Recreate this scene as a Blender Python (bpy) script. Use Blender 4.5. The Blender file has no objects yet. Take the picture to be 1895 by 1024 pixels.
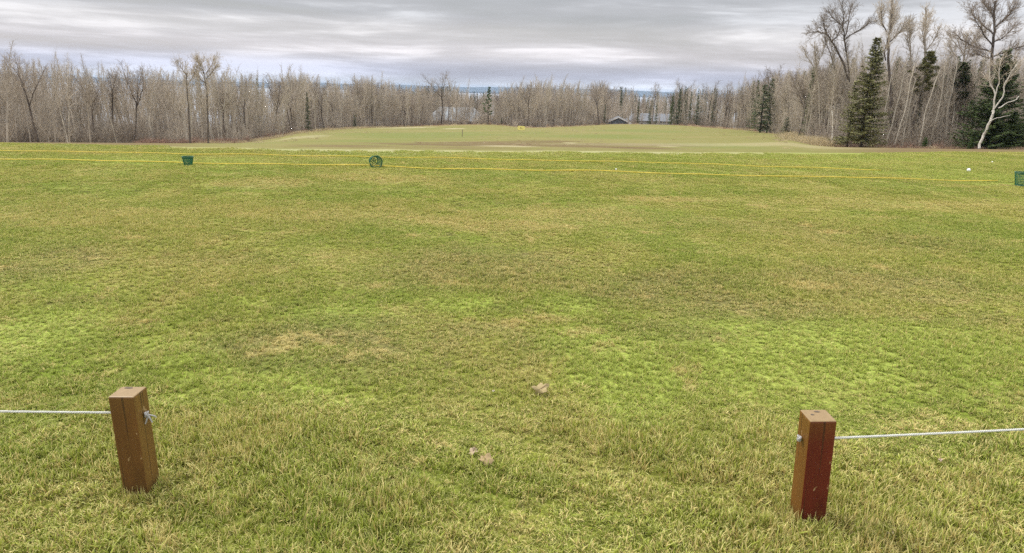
import bpy, bmesh, math, random
import numpy as np
from mathutils import Vector, Matrix

random.seed(7)
rs = np.random.RandomState(11)
scene = bpy.context.scene
R = math.radians
HAZE = True

# ------------------------------------------------------------------ camera
W0, H0, FPX, CAMZ = 1895.0, 1024.0, 1286.0, 1.5
TH = math.atan(349.0 / FPX)
ROLL = R(1.5)
F = np.array([0, math.cos(TH), -math.sin(TH)])
Rr = np.array([1.0, 0, 0])
Uu = np.array([0, math.sin(TH), math.cos(TH)])
R2 = Rr * math.cos(ROLL) + Uu * math.sin(ROLL)
U2 = Uu * math.cos(ROLL) - Rr * math.sin(ROLL)
CAM = np.array([0, 0, CAMZ])

def ray(px, py):
    d = F * FPX + R2 * (px - W0 / 2) - U2 * (py - H0 / 2)
    return d / np.linalg.norm(d)

cam_data = bpy.data.cameras.new('camera')
cam = bpy.data.objects.new('camera', cam_data)
scene.collection.objects.link(cam)
cam.matrix_world = Matrix(((R2[0], U2[0], -F[0], 0), (R2[1], U2[1], -F[1], 0), (R2[2], U2[2], -F[2], CAMZ), (0, 0, 0, 1)))
cam_data.sensor_width = 36
cam_data.lens = FPX / W0 * 36
cam_data.clip_start = 0.05
cam_data.clip_end = 40000
scene.camera = cam

# ------------------------------------------------------------------ terrain
def A_of(px, py):
    d = ray(px, py)
    return d[0] / d[1], -d[2] / d[1]

crest_px = [(-150, 263), (0, 265), (300, 270), (600, 275.5), (950, 278), (1300, 281), (1600, 283), (1895, 282), (2050, 282)]
CA = np.array([A_of(*p)[0] for p in crest_px]); CS = np.array([A_of(*p)[1] for p in crest_px])
edge_px = [(-250, 266, 88), (0, 267, 96), (150, 267.5, 100), (330, 268, 104), (450, 265, 116), (505, 257, 132), (545, 247, 150), (600, 241, 170),
           (650, 238, 185), (740, 235, 210), (860, 230.5, 232), (920, 231, 225), (960, 236, 206), (1000, 236.5, 204), (1070, 234, 212), (1140, 229.5, 235),
           (1250, 231.5, 228), (1330, 237, 206), (1390, 242, 172), (1440, 248, 136), (1468, 256, 108), (1490, 268, 90), (1540, 273, 82), (1700, 275, 78),
           (1895, 277, 72), (2150, 279, 66)]
EA = np.array([A_of(p[0], p[1])[0] for p in edge_px]); ES = np.array([A_of(p[0], p[1])[1] for p in edge_px]); ED = np.array([p[2] for p in edge_px], float)
LAKE = -60.0

def tables(a):
    sc = np.interp(a, CA, CS)
    se = (np.interp(a, EA, ES) + np.interp(a - .008, EA, ES) + np.interp(a + .008, EA, ES)) / 3
    D = (np.interp(a, EA, ED) + np.interp(a - .008, EA, ED) + np.interp(a + .008, EA, ED)) / 3
    return sc, se, D

def height(x, y, lumps=True):
    x = np.asarray(x, float); y = np.asarray(y, float)
    yy = np.maximum(y, 4.0)
    a = np.clip(x / yy, -1.0, 1.0)
    sc, se, D = tables(a)
    yc = CAMZ / sc
    t = np.clip((y - yc) / (D - yc), 0, 1)
    s = se + (sc - se) * (1 - t) ** 1.35
    bump = 0.011 * np.exp(-((y - yc - 9) / 7.0) ** 2) * np.clip((y - yc) / 4, 0, 1)
    zf = CAMZ - y * (s + bump)
    und = 0.20 * np.sin(y * 0.09 + 1.0 + x * 0.02) * np.sin(x * 0.07) * np.clip((y - yc - 15) / 25, 0, 1) * np.clip((D - y) / 25, 0, 1)
    zf = zf + und
    ze = CAMZ - D * se
    far = np.clip(y - D, 0, None)
    slope = 0.045 * far + 0.00009 * far ** 2
    zfar = ze - slope
    z = np.where(y < yc, 0.0, np.where(y < D, zf, zfar))
    # soften the lip
    d = y - yc
    z = z - np.where(np.abs(d) < 2.5, 0.018 * (1 - np.abs(d) / 2.5) ** 2, 0)
    if lumps:
        w = np.clip(1 - (y - yc) / 5, 0, 1)
        z = z + w * (0.012 * np.sin(x * 1.3 + 0.7 * np.sin(y * .9)) * np.sin(y * 1.1 + .5) + 0.006 * np.sin(x * 3.1 + y * 1.7))
    return np.maximum(z, LAKE - 25)

def hz(x, y):
    return float(height(np.array([x]), np.array([y]))[0])

def ground_at(px, py, maxd=300):
    d = ray(px, py)
    t = 1.0; prev = t
    while t < maxd:
        p = CAM + d * t
        if p[2] < hz(p[0], p[1]):
            lo, hi = prev, t
            for _ in range(24):
                m = (lo + hi) / 2; q = CAM + d * m
                if q[2] < hz(q[0], q[1]): hi = m
                else: lo = m
            return CAM + d * hi
        prev = t; t *= 1.01
    return CAM + d * maxd

def at_D(px, D, py=None):
    """world x,y for an image column at forward distance D"""
    if py is None: py = 240
    a = A_of(px, py)[0]
    return a * D, D

def z_at(px, py, D):
    return CAMZ - D * A_of(px, py)[1]

def edgeD(px):
    return float(np.interp(px, [p[0] for p in edge_px], [p[2] for p in edge_px]))

# ------------------------------------------------------------------ object helpers
def tag(o, label=None, cat=None, group=None, kind=None):
    if label: o['label'] = label
    if cat: o['category'] = cat
    if group: o['group'] = group
    if kind: o['kind'] = kind
    return o

def link(o, parent=None):
    scene.collection.objects.link(o)
    if parent: o.parent = parent
    return o

def empty(name, loc=(0, 0, 0)):
    o = bpy.data.objects.new(name, None)
    o.location = loc
    o.empty_display_size = .2
    scene.collection.objects.link(o)
    return o

def make_mesh(name, V, faces, mats, rnd=None, fmat=None, smooth=False, attrs=None):
    """V (n,3); faces: array (m,k) or list of arrays"""
    me = bpy.data.meshes.new(name)
    V = np.asarray(V, np.float32)
    if not isinstance(faces, list): faces = [faces]
    faces = [np.asarray(f, np.int32) for f in faces if len(f)]
    nl = sum(f.size for f in faces); nf = sum(len(f) for f in faces)
    me.vertices.add(len(V)); me.vertices.foreach_set('co', V.ravel())
    me.loops.add(nl); me.loops.foreach_set('vertex_index', np.concatenate([f.ravel() for f in faces]))
    sizes = np.concatenate([np.full(len(f), f.shape[1]) for f in faces])
    starts = np.concatenate([[0], np.cumsum(sizes)[:-1]]).astype(np.int32)
    me.polygons.add(nf); me.polygons.foreach_set('loop_start', starts)
    me.polygons.foreach_set('loop_total', sizes.astype(np.int32))
    if fmat is not None: me.polygons.foreach_set('material_index', np.asarray(fmat, np.int32))
    if smooth: me.polygons.foreach_set('use_smooth', np.ones(nf, bool))
    for m in (mats if isinstance(mats, (list, tuple)) else [mats]): me.materials.append(m)
    if rnd is not None:
        at = me.attributes.new('rnd', 'FLOAT', 'POINT'); at.data.foreach_set('value', np.asarray(rnd, np.float32))
    for k, v in (attrs or {}).items():
        at = me.attributes.new(k, 'FLOAT', 'POINT'); at.data.foreach_set('value', np.asarray(v, np.float32))
    me.update(calc_edges=True)
    return me

def ob(name, me, parent=None, loc=None):
    o = bpy.data.objects.new(name, me)
    if loc is not None: o.location = loc
    return link(o, parent)

class Segs:
    """collects tapered segments, makes prisms"""
    def __init__(s): s.a = []
    def add(s, p0, p1, r0, r1, rnd=0.5): s.a.append((p0[0], p0[1], p0[2], p1[0], p1[1], p1[2], r0, r1, rnd))
    def mesh_data(s, k=3):
        a = np.array(s.a, float)
        if len(a) == 0: return np.zeros((0, 3)), np.zeros((0, 4), int), np.zeros(0)
        p0, p1 = a[:, 0:3], a[:, 3:6]
        d = p1 - p0; d /= np.maximum(np.linalg.norm(d, axis=1, keepdims=True), 1e-6)
        ref = np.where(np.abs(d[:, 2:3]) > .9, np.array([[1.0, 0, 0]]), np.array([[0, 0, 1.0]]))
        u = np.cross(d, ref); u /= np.linalg.norm(u, axis=1, keepdims=True); v = np.cross(d, u)
        ang = np.arange(k) * 2 * np.pi / k
        ring = u[:, None] * np.cos(ang)[None, :, None] + v[:, None] * np.sin(ang)[None, :, None]
        V = np.concatenate([p0[:, None] + ring * a[:, 6][:, None, None], p1[:, None] + ring * a[:, 7][:, None, None]], axis=1)
        n = len(a); base = (np.arange(n) * 2 * k)[:, None]
        fs = []
        for i in range(k):
            j = (i + 1) % k
            fs.append(np.concatenate([base + i, base + j, base + k + j, base + k + i], axis=1))
        faces = np.stack(fs, axis=1).reshape(-1, 4)
        return V.reshape(-1, 3), faces, np.repeat(a[:, 8], 2 * k)

def tube(points, radii, k=8, caps=True):
    """continuous tube through points"""
    P = np.array(points, float); n = len(P)
    if np.isscalar(radii): radii = np.full(n, radii)
    T = np.gradient(P, axis=0); T /= np.maximum(np.linalg.norm(T, axis=1, keepdims=True), 1e-9)
    u = np.cross(T[0], [0, 0, 1.0])
    if np.linalg.norm(u) < .2: u = np.cross(T[0], [0, 1.0, 0])
    V = []
    for i in range(n):
        u = u - T[i] * np.dot(u, T[i]); u /= np.linalg.norm(u)
        v = np.cross(T[i], u)
        for j in range(k):
            an = 2 * math.pi * j / k
            V.append(P[i] + (u * math.cos(an) + v * math.sin(an)) * radii[i])
    fs = []
    for i in range(n - 1):
        for j in range(k):
            j2 = (j + 1) % k
            fs.append((i * k + j, i * k + j2, (i + 1) * k + j2, (i + 1) * k + j))
    V = np.array(V)
    if caps:
        V = np.concatenate([V, [P[0]], [P[-1]]]); c0, c1 = n * k, n * k + 1
        for j in range(k):
            j2 = (j + 1) % k
            fs.append((c0, j2, j, j)); fs.append((c1, (n - 1) * k + j, (n - 1) * k + j2, (n - 1) * k + j2))
    return V, fs

class Geo:
    """joins pieces into one mesh, any polygons"""
    def __init__(s): s.v = []; s.f = []; s.n = 0; s.m = []
    def add(s, V, fs, mat=0):
        for f in fs:
            g = []
            for i in f:
                if (i + s.n) not in g: g.append(int(i) + s.n)
            if len(g) > 2: s.f.append(g); s.m.append(mat)
        s.v.extend([tuple(map(float, p)) for p in V]); s.n += len(V)
    def box(s, c, size, rot=None, mat=0):
        V = []
        for sx in (-.5, .5):
            for sy in (-.5, .5):
                for sz in (-.5, .5):
                    p = Vector((sx * size[0], sy * size[1], sz * size[2]))
                    if rot: p = rot @ p
                    V.append((c[0] + p.x, c[1] + p.y, c[2] + p.z))
        s.add(V, [(0, 1, 3, 2), (4, 6, 7, 5), (0, 4, 5, 1), (2, 3, 7, 6), (0, 2, 6, 4), (1, 5, 7, 3)], mat)
    def obj(s, name, mats, parent=None, loc=None, smooth=False, bevel=0):
        me = bpy.data.meshes.new(name)
        me.from_pydata(s.v, [], s.f)
        for m in (mats if isinstance(mats, (list, tuple)) else [mats]): me.materials.append(m)
        me.polygons.foreach_set('material_index', s.m)
        if bevel:
            bm = bmesh.new(); bm.from_mesh(me)
            bmesh.ops.remove_doubles(bm, verts=bm.verts, dist=1e-5)
            bmesh.ops.bevel(bm, geom=list(bm.edges), offset=bevel, segments=2, affect='EDGES', profile=.6)
            bm.to_mesh(me); bm.free()
        if smooth: me.polygons.foreach_set('use_smooth', [True] * len(me.polygons))
        me.update()
        return ob(name, me, parent, loc)

# ------------------------------------------------------------------ node helpers
class NT:
    def __init__(s, tree): s.t = tree; s.n = tree.nodes; s.l = tree.links
    def new(s, typ, **kw):
        n = s.n.new(typ)
        for k, v in kw.items(): setattr(n, k, v)
        return n
    def set(s, sock, val):
        if isinstance(val, bpy.types.NodeSocket): s.l.new(val, sock)
        elif isinstance(val, (tuple, list)) and len(val) == 3 and sock.type == 'RGBA': sock.default_value = (*val, 1)
        else: sock.default_value = val
    def math(s, op, a, b=None, c=None, clamp=False):
        n = s.new('ShaderNodeMath', operation=op, use_clamp=clamp)
        s.set(n.inputs[0], a)
        if b is not None: s.set(n.inputs[1], b)
        if c is not None: s.set(n.inputs[2], c)
        return n.outputs[0]
    def vmath(s, op, a, b=None):
        n = s.new('ShaderNodeVectorMath', operation=op)
        s.set(n.inputs[0], a)
        if b is not None: s.set(n.inputs[1], b)
        return n.outputs['Value'] if op in ('LENGTH', 'DOT_PRODUCT') else n.outputs[0]
    def mix(s, f, a, b, blend='MIX'):
        n = s.new('ShaderNodeMix', data_type='RGBA', blend_type=blend)
        s.set(n.inputs[0], f); s.set(n.inputs[6], a); s.set(n.inputs[7], b)
        return n.outputs[2]
    def noise(s, vec, scale, detail=3, rough=.5, dist=0, out='Fac'):
        n = s.new('ShaderNodeTexNoise'); s.set(n.inputs['Vector'], vec)
        n.inputs['Scale'].default_value = scale; n.inputs['Detail'].default_value = detail
        n.inputs['Roughness'].default_value = rough; n.inputs['Distortion'].default_value = dist
        return n.outputs[out]
    def smooth(s, x, lo, hi):
        n = s.new('ShaderNodeMapRange', interpolation_type='SMOOTHSTEP')
        s.set(n.inputs['Value'], x); s.set(n.inputs['From Min'], lo); s.set(n.inputs['From Max'], hi)
        return n.outputs[0]
    def scalev(s, vec, sc):
        n = s.new('ShaderNodeVectorMath', operation='MULTIPLY'); s.set(n.inputs[0], vec); n.inputs[1].default_value = sc
        return n.outputs[0]

def new_mat(name):
    m = bpy.data.materials.new(name); m.use_nodes = True
    t = NT(m.node_tree); t.n.clear()
    out = t.new('ShaderNodeOutputMaterial')
    b = t.new('ShaderNodeBsdfPrincipled')
    t.l.new(b.outputs[0], out.inputs[0])
    b.inputs['Roughness'].default_value = .8
    b.inputs['Specular IOR Level'].default_value = .25
    return m, t, b, out

def simple(name, col, rough=.7, var=.15, scale=30, bump=0, metallic=0, spec=.3):
    m, t, b, out = new_mat(name)
    pos = t.new('ShaderNodeTexCoord').outputs['Object']
    n = t.noise(pos, scale, 4)
    c2 = tuple(max(0, c * (1 - var * 2)) for c in col)
    c3 = tuple(min(1, c * (1 + var)) for c in col)
    t.set(b.inputs['Base Color'], t.mix(n, c2, c3))
    b.inputs['Roughness'].default_value = rough; b.inputs['Metallic'].default_value = metallic
    b.inputs['Specular IOR Level'].default_value = spec
    if bump:
        bp = t.new('ShaderNodeBump'); bp.inputs['Strength'].default_value = bump; bp.inputs['Distance'].default_value = .01
        t.set(bp.inputs['Height'], n); t.set(b.inputs['Normal'], bp.outputs[0])
    return m

# patches on the lawn, measured on the photograph, turned into ellipses on the ground
def ell(px, py, rx, ry):
    c = ground_at(px, py); e = ground_at(px + rx, py); n = ground_at(px, py - ry); s_ = ground_at(px, py + ry)
    return (c[0], (n[1] + s_[1]) / 2, max(abs(e[0] - c[0]), .05), max(abs(n[1] - s_[1]) / 2, .05))

GREEN = [(60, 620, 130, 70, .75), (430, 560, 110, 16, .35), (640, 590, 120, 26, .8), (850, 560, 90, 22, .7), (1060, 565, 70, 26, .75), (480, 705, 190, 45, .75),
         (1130, 650, 160, 50, 1.), (1170, 700, 150, 60, .9), (1560, 690, 300, 60, .8), (620, 745, 90, 22, .5), (320, 745, 60, 22, .6), (1180, 740, 110, 60, .8), (1500, 640, 270, 62, .8), (1750, 640, 260, 50, .65), (1400, 720, 220, 50, .6), (300, 300, 260, 16, .5), (900, 288, 600, 12, .7),
         (1500, 300, 460, 18, .7), (1820, 330, 160, 14, .6), (1700, 710, 300, 60, .4), (150, 540, 200, 20, .3), (860, 560, 30, 14, .5), (330, 650, 120, 40, .45)]
DARK = [(620, 640, 220, 60, .8), (900, 500, 240, 45, .75), (1290, 550, 240, 55, .8), (1650, 530, 260, 38, .7), (80, 490, 120, 45, .75), (150, 560, 80, 12, .5), (1230, 610, 140, 24, .6),
        (1420, 420, 160, 16, .4), (850, 640, 200, 50, .55), (1650, 450, 200, 22, .4), (700, 700, 150, 30, .4), (1190, 545, 140, 25, .5), (420, 480, 160, 20, .3), (1760, 590, 140, 16, .5)]
DRY = [(500, 340, 120, 10, .7), (700, 330, 180, 9, .55), (950, 420, 150, 14, .7), (1240, 370, 120, 6, .8), (800, 410, 120, 12, .6), (1080, 400, 160, 20, .5), (1540, 430, 40, 5, .8),
       (840, 525, 60, 7, .6), (1030, 590, 50, 9, .7), (640, 400, 200, 22, .4), (100, 400, 220, 26, .4), (1640, 380, 260, 14, .35), (210, 600, 70, 12, .5), (1480, 530, 80, 10, .6), (1720, 790, 120, 20, .5)]
FBROWN = [(860, 268, 190, 5.5, .95), (1000, 263, 90, 4, .7), (1120, 268, 180, 3.6, .6), (1170, 274, 80, 2.5, .8), (640, 271, 130, 3, .6), (1040, 270, 120, 4, .7), (930, 266, 70, 2.5, .6)]
FPALE = [(840, 238.5, 24, 1.2, 1.), (745, 237, 60, 1.3, .7), (1055, 265, 16, 1.4, .7), (940, 271, 60, 1.6, .8), (1460, 267, 80, 4, .4), (1235, 271, 20, 1, .8), (560, 254, 40, 3, .5)]
FGREEN = [(760, 252, 200, 7, .6), (1100, 252, 120, 5, .6), (1190, 243, 90, 3, .6), (660, 262, 120, 5, .5), (1300, 270, 120, 6, .5), (980, 247, 60, 4, .4)]

# group: world position -> masks
def ellipse_mask(t, pos2, wob, lst, soft=.75):
    acc = None
    for (px, py, rx, ry, w) in lst:
        w = min(1.0, w * 1.2)
        cx, cy, ex, ey = ell(px, py, rx, ry)
        d = t.vmath('SUBTRACT', pos2, (cx, cy, 0)); d = t.vmath('MULTIPLY', d, (1 / ex, 1 / ey, 0))
        L = t.vmath('LENGTH', d)
        L = t.math('ADD', L, wob)
        m = t.new('ShaderNodeMapRange', interpolation_type='SMOOTHSTEP'); t.set(m.inputs['Value'], L)
        m.inputs['From Min'].default_value = 1.25; m.inputs['From Max'].default_value = 1.25 - soft - .1; m.inputs['To Max'].default_value = w
        acc = m.outputs[0] if acc is None else t.math('MAXIMUM', acc, m.outputs[0])
    return acc

grp = bpy.data.node_groups.new('turf_tones', 'ShaderNodeTree')
for nm in ('Colour', ): grp.interface.new_socket(nm, in_out='OUTPUT', socket_type='NodeSocketColor')
for nm in ('Straw', 'Dark'): grp.interface.new_socket(nm, in_out='OUTPUT', socket_type='NodeSocketFloat')
t = NT(grp)
go = t.new('NodeGroupOutput')
pos = t.new('ShaderNodeNewGeometry').outputs['Position']
p2 = t.vmath('MULTIPLY', pos, (1, 1, 0))
n_big = t.noise(p2, .45, 4, .6); n_mid = t.noise(p2, 2.2, 4, .6); n_fin = t.noise(p2, 11, 3, .6)
wob = t.math('MULTIPLY', t.math('SUBTRACT', t.noise(p2, 1.3, 5, .65), .5), 1.5)
wob2 = t.math('MULTIPLY', t.math('SUBTRACT', t.noise(t.vmath('ADD', p2, (31, 7, 0)), 1.0, 5, .7), .5), 1.7)
mg = ellipse_mask(t, p2, wob, GREEN); md = ellipse_mask(t, p2, wob2, DARK); my = ellipse_mask(t, p2, wob, DRY)
G_BR, G_DK, STRAW = (.37, .45, .085), (.085, .098, .022), (.42, .35, .14)
col = t.mix(t.smooth(n_big, .35, .65), (.198, .270, .030), (.290, .300, .046))
col = t.mix(t.math('MULTIPLY', t.smooth(n_mid, .45, .7), .35), col, (.46, .42, .13))
col = t.mix(mg, col, G_BR)
md2 = t.math('MULTIPLY', md, t.smooth(n_mid, .25, .6))
col = t.mix(md2, col, G_DK)
strawm = t.math('ADD', t.math('MULTIPLY', my, .75), t.math('MULTIPLY', md, .28))
strawm = t.math('ADD', strawm, t.math('MULTIPLY', t.smooth(n_big, .42, .7), .30))
strawm = t.math('MULTIPLY', strawm, t.math('SUBTRACT', 1.0, t.math('MULTIPLY', mg, .75)))
strawm = t.math('ADD', strawm, t.math('MULTIPLY', t.smooth(n_mid, .40, .70), .30))
strawm = t.math('MULTIPLY', strawm, t.math('SUBTRACT', 1.0, t.math('MULTIPLY', mg, .6)))
strawm = t.math('MULTIPLY', strawm, t.smooth(n_fin, .2, .6), clamp=True)
spot = t.noise(p2, 3.4, 3, .6)
soil = t.math('MULTIPLY', t.smooth(spot, .62, .70), t.math('SUBTRACT', 1.0, mg))
col = t.mix(t.math('MULTIPLY', soil, .7), col, (.11, .085, .04))
spot2 = t.noise(t.vmath('ADD', p2, (13, 5, 0)), 2.1, 4, .65)
strawm = t.math('ADD', strawm, t.math('MULTIPLY', t.smooth(spot2, .58, .68), .6), clamp=True)
t.set(go.inputs['Colour'], col); t.set(go.inputs['Straw'], strawm); t.set(go.inputs['Dark'], md2)

# ---- ground material
mat_ground, t, b, out = new_mat('ground_turf')
g = t.new('ShaderNodeGroup'); g.node_tree = grp
pos = t.new('ShaderNodeNewGeometry').outputs['Position']; p2 = t.vmath('MULTIPLY', pos, (1, 1, 0))
def attr(t, name):
    n = t.new('ShaderNodeAttribute'); n.attribute_name = name; return n.outputs['Fac']
nf = t.noise(p2, 40, 4, .7); nff = t.noise(p2, 9, 5, .7)
lawn = t.mix(t.math('MULTIPLY', g.outputs['Straw'], .9), g.outputs['Colour'], STRAW)
lawn = t.mix(t.smooth(nf, .35, .65), t.mix(.65, lawn, (.05, .042, .016)), lawn)
# pale lip of the tee
lip = t.math('MULTIPLY', attr(t, 'lip'), t.smooth(nff, .25, .55))
lawn = t.mix(lip, lawn, (.33, .31, .16))
# lower field
wf = t.math('MULTIPLY', t.math('SUBTRACT', t.noise(t.vmath('MULTIPLY', p2, (.05, .12, 0)), 1, 5, .6), .5), 1.6)
wf2 = t.math('MULTIPLY', t.math('SUBTRACT', t.noise(t.vmath('MULTIPLY', p2, (.11, .25, 0)), 1.3, 6, .7), .5), 1.6)
fb = ellipse_mask(t, p2, wf, FBROWN); fp = ellipse_mask(t, p2, wf2, FPALE); fg = ellipse_mask(t, p2, wf, FGREEN)
nfield = t.noise(t.vmath('MULTIPLY', p2, (.03, .10, 0)), 1, 6, .65)
nfield2 = t.noise(t.vmath('MULTIPLY', p2, (.25, .8, 0)), 1, 6, .7)
field = t.mix(t.smooth(nfield, .3, .7), (.160, .165, .042), (.215, .185, .068))
field = t.mix(t.math('MULTIPLY', t.smooth(nfield2, .4, .75), .4), field, (.215, .18, .085))
field = t.mix(fg, field, (.135, .165, .038))
fb = t.math('MULTIPLY', fb, t.smooth(t.noise(t.vmath('MULTIPLY', p2, (.10, .35, 0)), 1, 6, .75), .32, .52))
field = t.mix(fb, field, t.mix(nfield2, (.080, .046, .024), (.17, .11, .06)))
field = t.mix(t.math('MULTIPLY', fp, .7), field, (.40, .35, .22))
side = t.math('MULTIPLY', attr(t, 'side'), .85)
fine = t.noise(t.vmath('MULTIPLY', p2, (.7, 1.6, 0)), 1, 6, .8)
field = t.mix(t.math('MULTIPLY', t.smooth(fine, .42, .75), .55), field, (.27, .245, .11))
field = t.mix(t.math('MULTIPLY', t.smooth(fine, .5, .28), .45), field, (.085, .10, .028))
field = t.mix(side, field, (.150, .105, .052))
rimn = t.math('MULTIPLY', attr(t, 'rim'), t.smooth(nfield2, .25, .6))
field = t.mix(rimn, field, (.27, .20, .10))
c = t.mix(attr(t, 'field'), lawn, field)
litter = t.mix(t.noise(p2, 1.5, 5, .7), (.10, .075, .05), (.26, .19, .125))
c = t.mix(attr(t, 'litter'), c, litter)
t.set(b.inputs['Base Color'], c)
b.inputs['Roughness'].default_value = .95; b.inputs['Specular IOR Level'].default_value = .1
bp = t.new('ShaderNodeBump'); bp.inputs['Strength'].default_value = .7; bp.inputs['Distance'].default_value = .03
t.set(bp.inputs['Height'], nf); t.set(b.inputs['Normal'], bp.outputs[0])

# ---- ground mesh: one sheet
ys = [-40, -20, -8, -3]
y = 0.0
while y < 60: ys.append(y); y += .3 if y < 26 else .8
while y < 260: ys.append(y); y += 2.5
while y < 1500: ys.append(y); y += 30
ys += [1600, 2000, 2500]
ys = np.array(ys)
us = np.linspace(-1, 1, 161)
us = np.sign(us) * (0.55 * np.abs(us) + .45 * np.abs(us) ** 3)
Wd = 14 + 1.55 * np.clip(ys, 0, None)
X = us[None, :] * Wd[:, None]; Y = np.repeat(ys[:, None], len(us), axis=1)
Z = height(X, Y)
Vg = np.stack([X, Y, Z], -1).reshape(-1, 3)
ny, nx = X.shape
idx = np.arange(ny * nx).reshape(ny, nx)
Fg = np.stack([idx[:-1, :-1], idx[:-1, 1:], idx[1:, 1:], idx[1:, :-1]], -1).reshape(-1, 4)
aa = np.clip(X / np.maximum(Y, 4), -1, 1)
sc_, se_, D_ = tables(aa); yc_ = CAMZ / sc_
ss = lambda v, lo, hi: (lambda q: q * q * (3 - 2 * q))(np.clip((v - lo) / (hi - lo), 0, 1))
field_a = ss(Y, yc_ + .6, yc_ + 2.2)
lip_a = ss(Y, yc_ - 2.2, yc_ - .3) * ss(-aa, -.55, -.25) * (1 - .45 * ss(-aa, .22, .5))
wig = 2.5 * np.sin(X * .23) + 1.5 * np.sin(X * .71 + Y * .3)
litter_a = ss(Y + wig * .5, D_ - .5, D_ + 3)
rim_a = ss(Y + wig, D_ - 14, D_ - 1)
side_a = ss(np.abs(aa), .40, .55)
me = make_mesh('ground', Vg, Fg, mat_ground, smooth=True, attrs={'field': field_a.ravel(), 'lip': lip_a.ravel(), 'litter': litter_a.ravel(), 'rim': rim_a.ravel(), 'side': side_a.ravel()})
tag(ob('ground', me), kind='structure')

# ------------------------------------------------------------------ lake, far shore
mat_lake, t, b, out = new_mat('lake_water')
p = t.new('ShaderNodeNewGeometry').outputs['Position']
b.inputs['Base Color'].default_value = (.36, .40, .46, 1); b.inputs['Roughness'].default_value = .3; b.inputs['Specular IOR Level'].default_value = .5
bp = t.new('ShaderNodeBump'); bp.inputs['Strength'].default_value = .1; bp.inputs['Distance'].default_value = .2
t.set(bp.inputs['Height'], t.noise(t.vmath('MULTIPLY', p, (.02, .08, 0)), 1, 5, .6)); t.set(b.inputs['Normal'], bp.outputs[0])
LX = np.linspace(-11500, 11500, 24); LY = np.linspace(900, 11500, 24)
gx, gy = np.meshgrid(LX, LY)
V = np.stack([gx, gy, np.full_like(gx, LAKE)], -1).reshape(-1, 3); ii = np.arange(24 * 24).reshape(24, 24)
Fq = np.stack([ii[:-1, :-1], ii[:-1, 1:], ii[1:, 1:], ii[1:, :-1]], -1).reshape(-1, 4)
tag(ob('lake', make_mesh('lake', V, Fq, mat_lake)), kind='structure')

mat_hill, t, b, out = new_mat('hill_forest')
p = t.new('ShaderNodeNewGeometry').outputs['Position']
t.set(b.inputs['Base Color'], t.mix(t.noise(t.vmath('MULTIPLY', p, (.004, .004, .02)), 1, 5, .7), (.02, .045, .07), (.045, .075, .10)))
hx = np.linspace(-11500, 11500, 260); hy = np.linspace(0, 1, 9)
prof = np.sin(hy * np.pi) ** .6
def ridge(x): return 62 + 9 * np.sin(x * .0007 + 1) + 5 * np.sin(x * .0021) + 3 * np.sin(x * .0053 + 2) + 1.5 * np.sin(x * .013)
gx, gv = np.meshgrid(hx, hy)
gy = 7400 + gv * 2600 + 300 * np.sin(gx * .0006)
gz = LAKE - 2 + ridge(gx) * np.sin(gv * np.pi * .98 + .02) ** .5
V = np.stack([gx, gy, gz], -1).reshape(-1, 3); ii = np.arange(gx.size).reshape(gx.shape)
Fq = np.stack([ii[:-1, :-1], ii[:-1, 1:], ii[1:, 1:], ii[1:, :-1]], -1).reshape(-1, 4)
tag(ob('hills', make_mesh('hills', V, Fq, mat_hill, smooth=True)), kind='structure')

# ------------------------------------------------------------------ bark and foliage materials
def bark_mat(name, c1, c2, birch=False):
    m, t, b, out = new_mat(name)
    tc = t.new('ShaderNodeTexCoord').outputs['Object']
    r = attr(t, 'rnd')
    oi = t.new('ShaderNodeObjectInfo').outputs['Random']
    n = t.noise(t.vmath('MULTIPLY', tc, (6, 6, 1.6)), 1, 5, .7)
    col = t.mix(n, c1, c2)
    if birch:
        z = t.noise(t.vmath('MULTIPLY', tc, (2.5, 2.5, 14)), 1, 3, .6)
        col = t.mix(t.smooth(z, .60, .70), col, (.07, .06, .055))
    k = t.math('ADD', .80, t.math('MULTIPLY', r, .36))
    k = t.math('MULTIPLY', k, t.math('ADD', .8, t.math('MULTIPLY', oi, .4)))
    hs = t.new('ShaderNodeHueSaturation'); t.set(hs.inputs['Value'], k); t.set(hs.inputs['Color'], col)
    t.set(b.inputs['Base Color'], hs.outputs[0]); b.inputs['Roughness'].default_value = .9; b.inputs['Specular IOR Level'].default_value = .15
    return m
M_GREY = bark_mat('aspen_bark', (.27, .235, .19), (.50, .44, .37))
M_DARK = bark_mat('dark_bark', (.07, .058, .05), (.17, .14, .12))
M_BIRCH = bark_mat('birch_bark', (.60, .55, .47), (.80, .76, .69), True)
M_PALE = bark_mat('pale_bark', (.36, .32, .26), (.56, .51, .43), True)
M_TWIG = bark_mat('grey_twigs', (.42, .36, .285), (.57, .50, .41))
M_TWIGD = bark_mat('dark_twigs', (.22, .18, .14), (.36, .30, .25))
M_TWIGR = bark_mat('reddish_twigs', (.33, .20, .15), (.42, .29, .22))
M_TAN = bark_mat('dry_grass_tan', (.50, .40, .24), (.66, .56, .36))

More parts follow.
